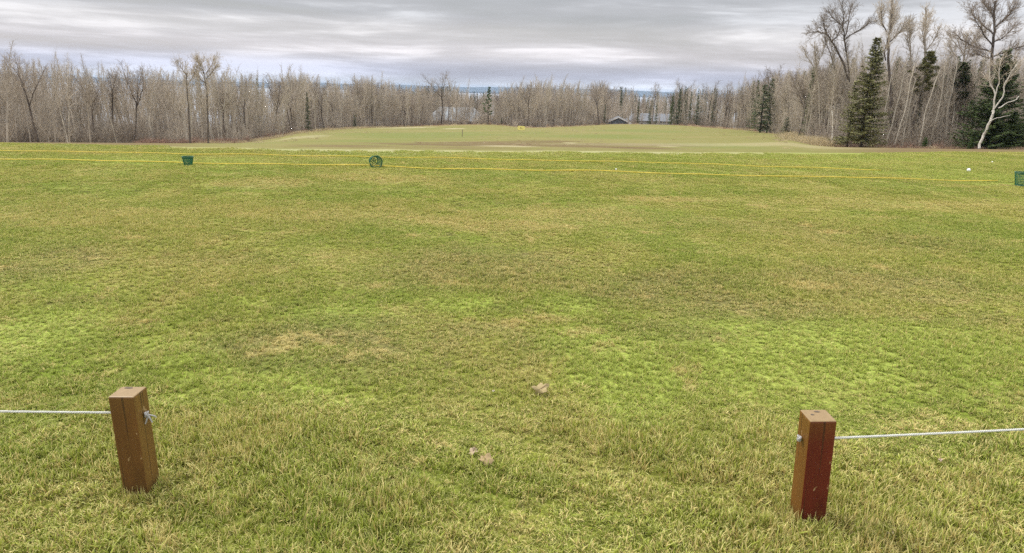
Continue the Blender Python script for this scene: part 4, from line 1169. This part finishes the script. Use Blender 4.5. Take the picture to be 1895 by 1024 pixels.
# ------------------------------------------------------------------ posts and white ropes
def post_mat(name, c_red, c_tan, tan_face):
    m, t, b, out = new_mat(name)
    tc = t.new('ShaderNodeTexCoord').outputs['Object']
    gr = t.noise(t.vmath('MULTIPLY', tc, (34, 34, 1.3)), 1, 3, .55, .8)
    bl = t.noise(t.vmath('MULTIPLY', tc, (9, 9, 4)), 1, 4, .6)
    col = t.mix(gr, tuple(c * .45 for c in c_red), c_red)
    crack = t.smooth(t.noise(t.vmath('MULTIPLY', tc, (70, 70, 1.1)), 1, 2, .5, .3), .60, .68)
    stain = t.smooth(t.noise(t.vmath('MULTIPLY', tc, (14, 14, 5)), 1, 4, .6), .45, .75)
    col = t.mix(t.math('MULTIPLY', stain, .75), col, tuple(c * .35 for c in c_red))
    nrm_ = t.new('ShaderNodeTexCoord').outputs['Normal']
    sep = t.new('ShaderNodeSeparateXYZ'); t.l.new(nrm_, sep.inputs[0])
    tanc = t.mix(gr, tuple(c * .6 for c in c_tan), c_tan)
    # worn stain: patches, more on one face and along one edge, end grain on top
    sx = t.math('MULTIPLY', sep.outputs['X'], tan_face)
    face = t.smooth(sx, .5, .8)
    col = t.mix(t.math('MULTIPLY', face, .72), col, tanc)
    sepp = t.new('ShaderNodeSeparateXYZ'); t.l.new(tc, sepp.inputs[0])
    up = t.smooth(t.math('ADD', sepp.outputs['Z'], t.math('MULTIPLY', bl, .10)), .34, .46)
    col = t.mix(t.math('MULTIPLY', up, .30), col, tanc)
    col = t.mix(t.math('MULTIPLY', t.smooth(bl, .56, .72), .45), col, tanc)
    col = t.mix(t.math('MULTIPLY', crack, .6), col, (.02, .012, .006))
    chip = t.smooth(t.noise(t.vmath('MULTIPLY', tc, (55, 55, 26)), 1, 3, .5), .70, .73)
    col = t.mix(t.math('MULTIPLY', chip, .7), col, (.38, .26, .13))
    foot = t.smooth(t.math('ADD', sepp.outputs['Z'], t.math('MULTIPLY', bl, .05)), .10, .03)
    col = t.mix(t.math('MULTIPLY', foot, .5), col, (.035, .028, .012))
    topm = t.smooth(sep.outputs['Z'], .6, .9)
    ring = t.noise(t.vmath('MULTIPLY', tc, (40, 14, 0)), 1, 3, .5, 1.2)
    topc = t.mix(ring, (.19, .12, .05), (.29, .20, .095))
    col = t.mix(topm, col, topc)
    t.set(b.inputs['Base Color'], col)
    b.inputs['Roughness'].default_value = .5; b.inputs['Specular IOR Level'].default_value = .4
    bp = t.new('ShaderNodeBump'); bp.inputs['Strength'].default_value = .2; bp.inputs['Distance'].default_value = .002
    t.set(bp.inputs['Height'], gr); t.set(b.inputs['Normal'], bp.outputs[0])
    return m
M_ROPE = simple('white_rope', (.58, .58, .54), .7, .08, 120)
M_KNOT = simple('grey_rope_end', (.42, .41, .40), .8, .2, 150)
M_STAIN = simple('weathered_knot', (.10, .075, .055), .8, .2, 60)
PW = .093
def make_post(px_b, py_b, px_t, py_t, mat, label, spots):
    fb = ground_at(px_b, py_b)
    yb = fb[1]
    d = ray(px_t, py_t); tt = yb / d[1]; ft = CAM + d * tt
    zb_ = hz(fb[0], yb)
    ax = nrm(np.array([ft[0] - fb[0], 0, ft[2] - fb[2]]))
    Hh = np.linalg.norm(ft - fb)
    print('post', fb, ft, Hh)
    e = empty('wooden_post', (fb[0], yb + PW / 2, zb_))
    e.rotation_euler.y = math.atan2(ax[0], ax[2])
    tag(e, label, 'post')
    g0 = Geo()
    lev = [-.25, .0, .12, .24, Hh]
    g0.box((0, 0, (Hh - .25) / 2), (PW, PW, Hh + .25))
    me_o = g0.obj('timber', mat, e, bevel=.007)
    for (x_, y_, rx_, ry_) in spots:
        V = []; n_ = 14
        rg = np.random.RandomState(int(abs(x_) * 1e4))
        for k in range(n_):
            an = k * 6.283 / n_; q_ = rg.uniform(.75, 1.1)
            V.append((x_ + rx_ * q_ * math.cos(an), y_ + ry_ * q_ * math.sin(an), Hh + .0006))
        V += [(p_[0], p_[1], Hh - .004) for p_ in V]
        gk = Geo(); gk.add(V, [tuple(range(n_))] + [(k, k + n_, (k + 1) % n_ + n_, (k + 1) % n_) for k in range(n_)])
        gk.obj('wood_knot', M_STAIN, e)
    return e, fb, ft, Hh, ax
M_P1 = post_mat('post_stain_brown', (.175, .075, .018), (.23, .125, .030), 1)
M_P2 = post_mat('post_stain_red', (.155, .017, .008), (.215, .105, .018), -1)
pL = make_post(252, 920, 223, 735, M_P1, 'brown-stained wooden post in the grass at the left, rope knot on its side', [(-.012, .030, .016, .008)])
pR = make_post(1502, 977, 1524.5, 780, M_P2, 'dark red-stained wooden post in the grass at the right, worn tan side', [(-.018, .004, .007, .006), (.006, .026, .012, .006)])

def twisted_rope(P0, P1, rad=.0044, sag=.012, pitch=.028, k=5):
    P0 = np.array(P0); P1 = np.array(P1); L = np.linalg.norm(P1 - P0)
    n = int(L / pitch * 7); f = np.linspace(0, 1, n)
    C = P0[None] * (1 - f)[:, None] + P1[None] * f[:, None]; C[:, 2] -= sag * 4 * f * (1 - f)
    d = nrm(P1 - P0); u = nrm(np.cross(d, [0, 0, 1])); v = np.cross(u, d)
    g_ = Geo()
    for s in range(3):
        ph = f * L / pitch * 2 * math.pi + s * 2.094
        Q = C + u * (np.cos(ph) * rad * .52)[:, None] + v * (np.sin(ph) * rad * .52)[:, None]
        V, fs = tube(Q, rad * .55, k); g_.add(V, fs)
    return g_
def knot_geo(c, sgn, seed, tails=3):
    rg = np.random.RandomState(seed); g_ = Geo()
    # overhand knot lump plus two frayed tails
    th = np.linspace(0, 2 * math.pi * 1.0, 40)
    kx = (np.sin(th) + 2 * np.sin(2 * th)); ky = (np.cos(th) - 2 * np.cos(2 * th)); kz = -np.sin(3 * th)
    Q = np.stack([c[0] + sgn * (.010 + .0030 * kz), c[1] + .0032 * kx, c[2] - .001 + .0032 * ky], 1)
    V, fs = tube(Q, .0042, 6); g_.add(V, fs)
    for k in range(tails):
        q0 = np.array(c) + [sgn * .012, 0, -.003]; pts_ = [q0]
        dd = np.array([sgn * .7, rg.uniform(-.5, .3), -.25 - .25 * k])
        for j in range(5):
            dd = nrm(dd + rg.normal(0, .25, 3) + [0, 0, -.12]); pts_.append(pts_[-1] + dd * .007)
        V, fs = tube(pts_, [.0035, .0034, .0032, .003, .0028, .002], 5); g_.add(V, fs)
    return g_
def rope_from(post, px_face, py_face, px_e, py_e, side, label, seed):
    e, fb, ft, Hh, ax = post
    yc = fb[1] + PW / 2
    d = ray(px_face, py_face); P = CAM + d * (yc / d[1])
    hsz = P[2]
    dx = ax * (hsz - fb[2]) / ax[2]
    cx = fb[0] + dx[0]
    face = np.array([cx - side * 0 + side * PW / 2, yc, hsz])
    d = ray(px_e, py_e); tt = (CAMZ - hsz) / -d[2]; Q = CAM + d * tt
    dirn = nrm(Q - face); far_ = face + dirn * 2.75
    o = twisted_rope(face - dirn * (PW * .9), far_).obj('white_rope', M_ROPE, None)
    tag(o, label, 'rope')
    k = knot_geo((cx - side * PW / 2, yc + .002, hsz - .004), -side, seed, 3 if side < 0 else 0).obj('knot', M_KNOT, o)
    return far_, hsz
base_tufts = []
for po in (pL, pR):
    rg_ = np.random.RandomState(int(abs(po[1][0]) * 100))
    for k in range(34):
        u_ = rg_.uniform(-.5, .5); sd_ = k % 4; dd_ = rg_.uniform(.012, .04)
        ox, oy = [(u_ * PW, -PW / 2 - dd_), (u_ * PW, PW / 2 + dd_), (PW / 2 + dd_, u_ * PW), (-PW / 2 - dd_, u_ * PW)][sd_]
        base_tufts.append((po[1][0] + ox, po[1][1] + PW / 2 + oy, po[1][2] - .002))
n_ = len(base_tufts)
scatter('post_foot_grass', tuft, base_tufts, np.stack([rs.normal(0, .12, n_), rs.normal(0, .12, n_), rs.uniform(0, 6.28, n_)], 1), np.stack([np.full(n_, .55), np.full(n_, .55), rs.uniform(.9, 1.45, n_)], 1), rs.randint(0, 12, n_), 'untrimmed grass tufts hugging the feet of the two posts', 'grass')
farL, hl = rope_from(pL, 203, 763, 0, 758.5, -1, 'white twisted rope stretched left from the brown post', 3)
farR, hr = rope_from(pR, 1548, 811, 1895, 790, 1, 'white twisted rope stretched right from the dark red post', 8)
for farP, mt, sd in ((farL, M_P1, -1), (farR, M_P2, 1)):
    x_, y_ = farP[0] + sd * PW / 2, farP[1]
    e = empty('wooden_post', (x_, y_, hz(x_, y_))); tag(e, 'wooden post outside the photo at the %s rope end' % ('left' if sd < 0 else 'right'), 'post')
    g0 = Geo(); g0.box((0, 0, .07), (PW, PW, .64)); g0.obj('timber', mt, e, bevel=.007)

# ------------------------------------------------------------------ yellow ropes lying on the lawn
M_YROPE = simple('yellow_rope', (.86, .63, .09), .6, .2, 5)
def ground_rope(pxs, label, seed, rad):
    rg = np.random.RandomState(seed)
    ctrl = [ground_at(a_, b_) for a_, b_ in pxs]
    pts_ = []
    for i in range(len(ctrl) - 1):
        n_ = max(4, int(np.linalg.norm(ctrl[i + 1] - ctrl[i]) / .18))
        for k in range(n_): pts_.append(ctrl[i] + (ctrl[i + 1] - ctrl[i]) * k / n_)
    pts_.append(ctrl[-1]); pts_ = np.array(pts_)
    f = np.arange(len(pts_))
    pts_[:, 1] += .012 * np.sin(f * .21 + seed) + .006 * np.sin(f * .63)
    pts_[:, 2] = height(pts_[:, 0], pts_[:, 1]) + .026 + .007 * np.sin(f * .37 + seed) * np.sin(f * .11)
    g_ = Geo(); V, fs = tube(pts_, rad, 6); g_.add(V, fs)
    o = g_.obj('yellow_rope', M_YROPE, None, smooth=True); tag(o, label, 'rope')
ground_rope([(-120, 278.5), (0, 281), (200, 284.5), (345, 287.5), (560, 290.5), (690, 293), (1050, 300.5), (1400, 310), (1630, 317)], 'farther yellow rope lying across the lawn, upper of the two lines', 1, .0065)
ground_rope([(-120, 294), (0, 297), (150, 299.5), (345, 303.5), (690, 309), (1050, 318), (1300, 324.5), (1500, 329.5), (1700, 333.5), (1845, 337)], 'nearer yellow rope lying across the lawn, ending near the right basket', 2, .0075)

# ------------------------------------------------------------------ ball baskets
M_BASK = simple('green_basket_plastic', (.022, .15, .075), .45, .12, 20, spec=.4)
M_BASKD = simple('green_basket_rim', (.012, .10, .05), .45, .1, 20, spec=.4)
def ring_pts(r_, z_, n_=28): return [(r_ * math.cos(k * 6.2832 / n_), r_ * math.sin(k * 6.2832 / n_), z_) for k in range(n_ + 1)]
def basket(px, py, top_w, hgt, label, rot=(0, 0, 0), lift=0, ribs=26, rings=6, rw=.0042):
    q_ = ground_at(px, py)
    e = empty('ball_basket', (q_[0], q_[1], q_[2] + .008 + lift)); e.rotation_euler = rot
    tag(e, label, 'basket')
    Rt, Rb_ = top_w / 2, top_w / 2 * .70
    g_ = Geo()
    for k in range(ribs):
        an = k * 6.2832 / ribs
        V, fs = tube([(Rb_ * math.cos(an), Rb_ * math.sin(an), 0), (Rt * math.cos(an), Rt * math.sin(an), hgt)], rw, 4); g_.add(V, fs)
    for j in range(1, rings):
        f = j / rings; V, fs = tube(ring_pts(Rb_ + (Rt - Rb_) * f, hgt * f), rw * .9, 4, False); g_.add(V, fs)
    g_.obj('lattice', M_BASK, e)
    g2 = Geo(); V, fs = tube(ring_pts(Rt, hgt), .0085, 6, False); g2.add(V, fs); V, fs = tube(ring_pts(Rt * .985, hgt - .016), .006, 6, False); g2.add(V, fs)
    g2.obj('rim', M_BASKD, e)
    g3 = Geo(); V, fs = tube(ring_pts(Rb_, 0), .007, 6, False); g3.add(V, fs)
    V, fs = tube(ring_pts(Rb_ * .55, 0), .004, 4, False); g3.add(V, fs)
    for k in range(6):
        an = k * 6.2832 / 6 + .3; V, fs = tube([(0, 0, 0), (Rb_ * math.cos(an), Rb_ * math.sin(an), 0)], .0055, 5); g3.add(V, fs)
    g3.obj('base', M_BASKD, e)
    g4 = Geo(); pts_ = [(Rt * math.cos(a_) * 1.02, .02 + .16 * Rt * math.sin(a_) * 0 - .0, hgt + .012 + .0 * a_) for a_ in (0,)]
    arc = [(Rt * 1.03 * math.cos(a_), -Rt * 1.03 * math.sin(a_), hgt + .004) for a_ in np.linspace(0, math.pi, 18)]
    V, fs = tube(arc, .0035, 5); g4.add(V, fs); g4.obj('handle', M_BASKD, e)
    return e, q_
basket(348.5, 306.5, .190, .150, 'small green plastic ball basket standing upright by the yellow ropes at the left')
e2, q2 = basket(691, 308.5, .235, .165, 'green ball basket tipped on its side showing its spoked round opening', ribs=22)
e2.rotation_euler = (R(94), 0, R(28)); e2.location.z = q2[2] + .108
e2.location.y += .02
b3, q3 = basket(1891, 344, .30, .235, 'large green mesh ball basket cut off by the right edge of the photo', ribs=30, rings=8)

# ------------------------------------------------------------------ balls
M_BALL = simple('ball_white', (.86, .86, .86), .35, .02, 50, spec=.5)
def ball(px, py, rad, label, loc=None):
    bm = bmesh.new(); bmesh.ops.create_icosphere(bm, subdivisions=4, radius=rad)
    # dimples: small inward dents on a fibonacci pattern
    n_ = 110; dirs_ = []
    for k in range(n_):
        zz = 1 - 2 * (k + .5) / n_; rr_ = math.sqrt(1 - zz * zz); an = k * 2.39996; dirs_.append((rr_ * math.cos(an), rr_ * math.sin(an), zz))
    dirs_ = np.array(dirs_)
    for v in bm.verts:
        u_ = np.array(v.co) / rad; c_ = dirs_ @ u_; m_ = math.acos(min(1, c_.max()))
        v.co *= 1 - .03 * max(0, 1 - (m_ / .13) ** 2)
    me = bpy.data.meshes.new('golf_ball'); bm.to_mesh(me); bm.free(); me.materials.append(M_BALL)
    me.polygons.foreach_set('use_smooth', [True] * len(me.polygons))
    q_ = ground_at(px, py) if loc is None else loc
    o = ob('golf_ball', me, None, (q_[0], q_[1], q_[2] + rad * .9 + (.008 if loc is None else 0))); tag(o, label, 'golf ball')
    return o
ball(1792, 318.5, .038, 'white golf ball lying on the lawn left of the large green basket')
ball(1888, 340, .036, 'white golf ball lying against the front of the large green basket', loc=(q3[0] - .015, q3[1] - .165, q3[2] + .03))
for (a_, b_, l_) in ((1836, 301.5, 'tiny pale ball far out on the lawn behind the lone golf ball'), (1140, 315.5, 'tiny pale ball between the two yellow ropes right of centre')):
    ball(a_, b_, .016, l_)

# ------------------------------------------------------------------ fallen leaves
def leaf_obj(px, py, size, seed, col, label, lift=.012, rot=0, curl=.35, flat=1.0, tx=8):
    q_ = ground_at(px, py)
    rg = np.random.RandomState(seed); n_ = 26; rings_ = 5
    prof_ = []
    for k in range(n_):
        an = k * 6.2832 / n_
        r_ = 1 + .22 * math.cos(5 * an) + .10 * math.cos(11 * an + 1) + rg.uniform(-.08, .08)
        prof_.append(r_ * size / 2)
    V = [(0, 0, 0)]
    for j in range(1, rings_ + 1):
        f = j / rings_
        for k in range(n_):
            an = k * 6.2832 / n_; x_ = prof_[k] * f * math.cos(an); y_ = prof_[k] * f * math.sin(an) * .8
            z_ = curl * size * (f ** 2) * (.35 * math.sin(2 * an + seed) + .25 * math.sin(3 * an + 2 * seed)) + .12 * size * math.sin(an * 5) * f ** 2 * .5
            V.append((x_, y_, z_))
    fs = [(0, 1 + k, 1 + (k + 1) % n_) for k in range(n_)]
    for j in range(rings_ - 1):
        for k in range(n_):
            a_ = 1 + j * n_ + k; b_ = 1 + j * n_ + (k + 1) % n_; fs.append((a_, a_ + n_, b_ + n_, b_))
    g_ = Geo(); g_.add(V, fs)
    m_ = simple('dead_leaf', col, .9, .25, 60, spec=.02)
    o = g_.obj('fallen_leaf', m_, None, (q_[0], q_[1], hz(q_[0], q_[1]) + lift), smooth=True)
    o.rotation_mode = 'ZYX'
    o.rotation_euler = (R(tx), R(-6), rot)
    sd = o.modifiers.new('thickness', 'SOLIDIFY'); sd.thickness = .0012
    tag(o, label, 'leaf')
    gs_ = Geo(); an = math.pi; Vs, fs_ = tube([(0, 0, .001), (size * .3, 0, .004), (size * .62, .004, .012)], [.0014, .0012, .0008], 5); gs_.add(Vs, fs_)
    gs_.obj('leaf_stalk', simple('leaf_stalk_brown', (.2, .12, .07), .8), o)
    return o
leaf_obj(1000, 733, .080, 3, (.40, .32, .17), 'curled pale brown dead leaf lying alone on the mown lawn near the centre', lift=.040, rot=.5, tx=42, curl=.7)
leaf_obj(899, 860, .066, 5, (.34, .25, .14), 'pinkish-brown dead leaf in the rough grass, right one of the close pair', lift=.024, rot=2.2, tx=18)
leaf_obj(875, 845, .044, 6, (.40, .31, .21), 'smaller pale dead leaf in the rough grass, left one of the close pair', lift=.024, rot=1.0)
leaf_obj(1646, 997, .022, 8, (.52, .42, .30), 'small tan dead leaf in the rough grass low on the right, near the photo bottom', lift=.024, rot=.2)
leaf_obj(1738, 860, .020, 9, (.42, .32, .24), 'tiny brown dead leaf in the rough grass below the right white rope', lift=.024, rot=.9)
leaf_obj(913, 732, .014, 10, (.50, .44, .34), 'tiny pale leaf scrap on the mown lawn left of the curled leaf', lift=.026, rot=.9)

# ------------------------------------------------------------------ haze
if HAZE:
    g_ = Geo(); g_.box((0, 5500, (-87 + 22) / 2), (25000, 13000, 109))
    m = bpy.data.materials.new('haze_air'); m.use_nodes = True; t = NT(m.node_tree); t.n.clear()
    out = t.new('ShaderNodeOutputMaterial'); pv = t.new('ShaderNodeVolumePrincipled')
    pv.inputs['Color'].default_value = (.60, .76, 1, 1); pv.inputs['Density'].default_value = 7e-5
    t.l.new(pv.outputs[0], out.inputs['Volume'])
    tag(g_.obj('haze', m, None), kind='stuff')

# ------------------------------------------------------------------ sky and sun
world = bpy.data.worlds.new('World'); scene.world = world; world.use_nodes = True
t = NT(world.node_tree); t.n.clear()
out = t.new('ShaderNodeOutputWorld'); bg = t.new('ShaderNodeBackground'); t.l.new(bg.outputs[0], out.inputs[0])
SUN_EL, SUN_AZ = R(48), R(-60)   # azimuth from +Y towards +X
sky = t.new('ShaderNodeTexSky'); sky.sky_type = 'NISHITA'; sky.sun_disc = False
sky.sun_elevation = SUN_EL; sky.sun_rotation = SUN_AZ; sky.air_density = 1.2; sky.dust_density = 3
dirv = t.new('ShaderNodeTexCoord').outputs['Generated']
sep = t.new('ShaderNodeSeparateXYZ'); t.l.new(dirv, sep.inputs[0])
zc = sep.outputs['Z']
warp = t.noise(t.vmath('MULTIPLY', dirv, (2.0, 2.0, 10)), 1, 3, .5)
zt_ = t.math('ADD', zc, t.math('MULTIPLY', t.math('SUBTRACT', warp, .5), .035))
cmb = t.new('ShaderNodeCombineXYZ'); t.set(cmb.inputs[0], t.math('MULTIPLY', sep.outputs['X'], 2.8)); t.set(cmb.inputs[1], t.math('MULTIPLY', sep.outputs['Y'], 2.8)); t.set(cmb.inputs[2], t.math('MULTIPLY', zt_, 33))
n1 = t.noise(cmb.outputs[0], 1, 6, .55, .3)
cmb2 = t.new('ShaderNodeCombineXYZ'); t.set(cmb2.inputs[0], t.math('MULTIPLY', sep.outputs['X'], 9)); t.set(cmb2.inputs[1], t.math('MULTIPLY', sep.outputs['Y'], 9)); t.set(cmb2.inputs[2], t.math('MULTIPLY', zt_, 90))
n2 = t.noise(cmb2.outputs[0], 1, 4, .55)
cl = t.math('ADD', t.math('MULTIPLY', n1, .75), t.math('MULTIPLY', n2, .25))
# cloud brightness by elevation: lavender grey near the horizon, bright band, darker grey deck, brighter overhead
cr = t.new('ShaderNodeValToRGB'); cr.color_ramp.interpolation = 'EASE'
els = cr.color_ramp.elements; els[0].position = 0; els[0].color = (6.0, 6.3, 7.0, 1); els[1].position = 1.0; els[1].color = (18, 18, 18, 1)
for p_, c_ in ((.018, (5.0, 5.2, 6.2)), (.045, (6.2, 6.0, 6.2)), (.07, (6.0, 5.9, 6.0)), (.095, (4.85, 4.95, 5.2)), (.14, (4.6, 4.8, 5.15)), (.35, (10, 10.1, 10.3))):
    el = els.new(p_); el.color = (*c_, 1)
t.set(cr.inputs[0], zc)
k = t.math('ADD', t.math('ADD', .82, t.math('MULTIPLY', t.smooth(cl, .34, .62), .22)), t.math('MULTIPLY', t.math('POWER', t.smooth(cl, .47, .63), 1.4), .34))
cc = t.vmath('MULTIPLY', cr.outputs[0], (1, 1, 1))
sc2 = t.new('ShaderNodeVectorMath', operation='SCALE'); t.set(sc2.inputs[0], cc); t.set(sc2.inputs['Scale'], k)
cloud = sc2.outputs[0]
mask = t.math('SUBTRACT', 1.0, t.math('MULTIPLY', t.smooth(n1, .50, .34), .12))
t.set(bg.inputs['Color'], t.mix(mask, sky.outputs[0], cloud))
bg.inputs['Strength'].default_value = .1

sun = bpy.data.lights.new('sun', 'SUN'); sun.energy = 2.4; sun.angle = R(11); sun.color = (1, .955, .89)
so = bpy.data.objects.new('sun', sun); scene.collection.objects.link(so)
sd = Vector((math.sin(SUN_AZ) * math.cos(SUN_EL), math.cos(SUN_AZ) * math.cos(SUN_EL), math.sin(SUN_EL)))
so.rotation_euler = sd.to_track_quat('Z', 'Y').to_euler()

scene.view_settings.view_transform = 'Standard'; scene.view_settings.look = 'None'
scene.view_settings.exposure = 0.25; scene.view_settings.gamma = 1
scene.render.engine = 'CYCLES'
scene.cycles.max_bounces = 6; scene.cycles.diffuse_bounces = 3; scene.cycles.transparent_max_bounces = 8; scene.cycles.volume_bounces = 0
scene.cycles.use_denoising = False
scene.cycles.denoiser = 'OPENIMAGEDENOISE'
scene.cycles.sample_clamp_indirect = 2.5
print('trees', cnt)
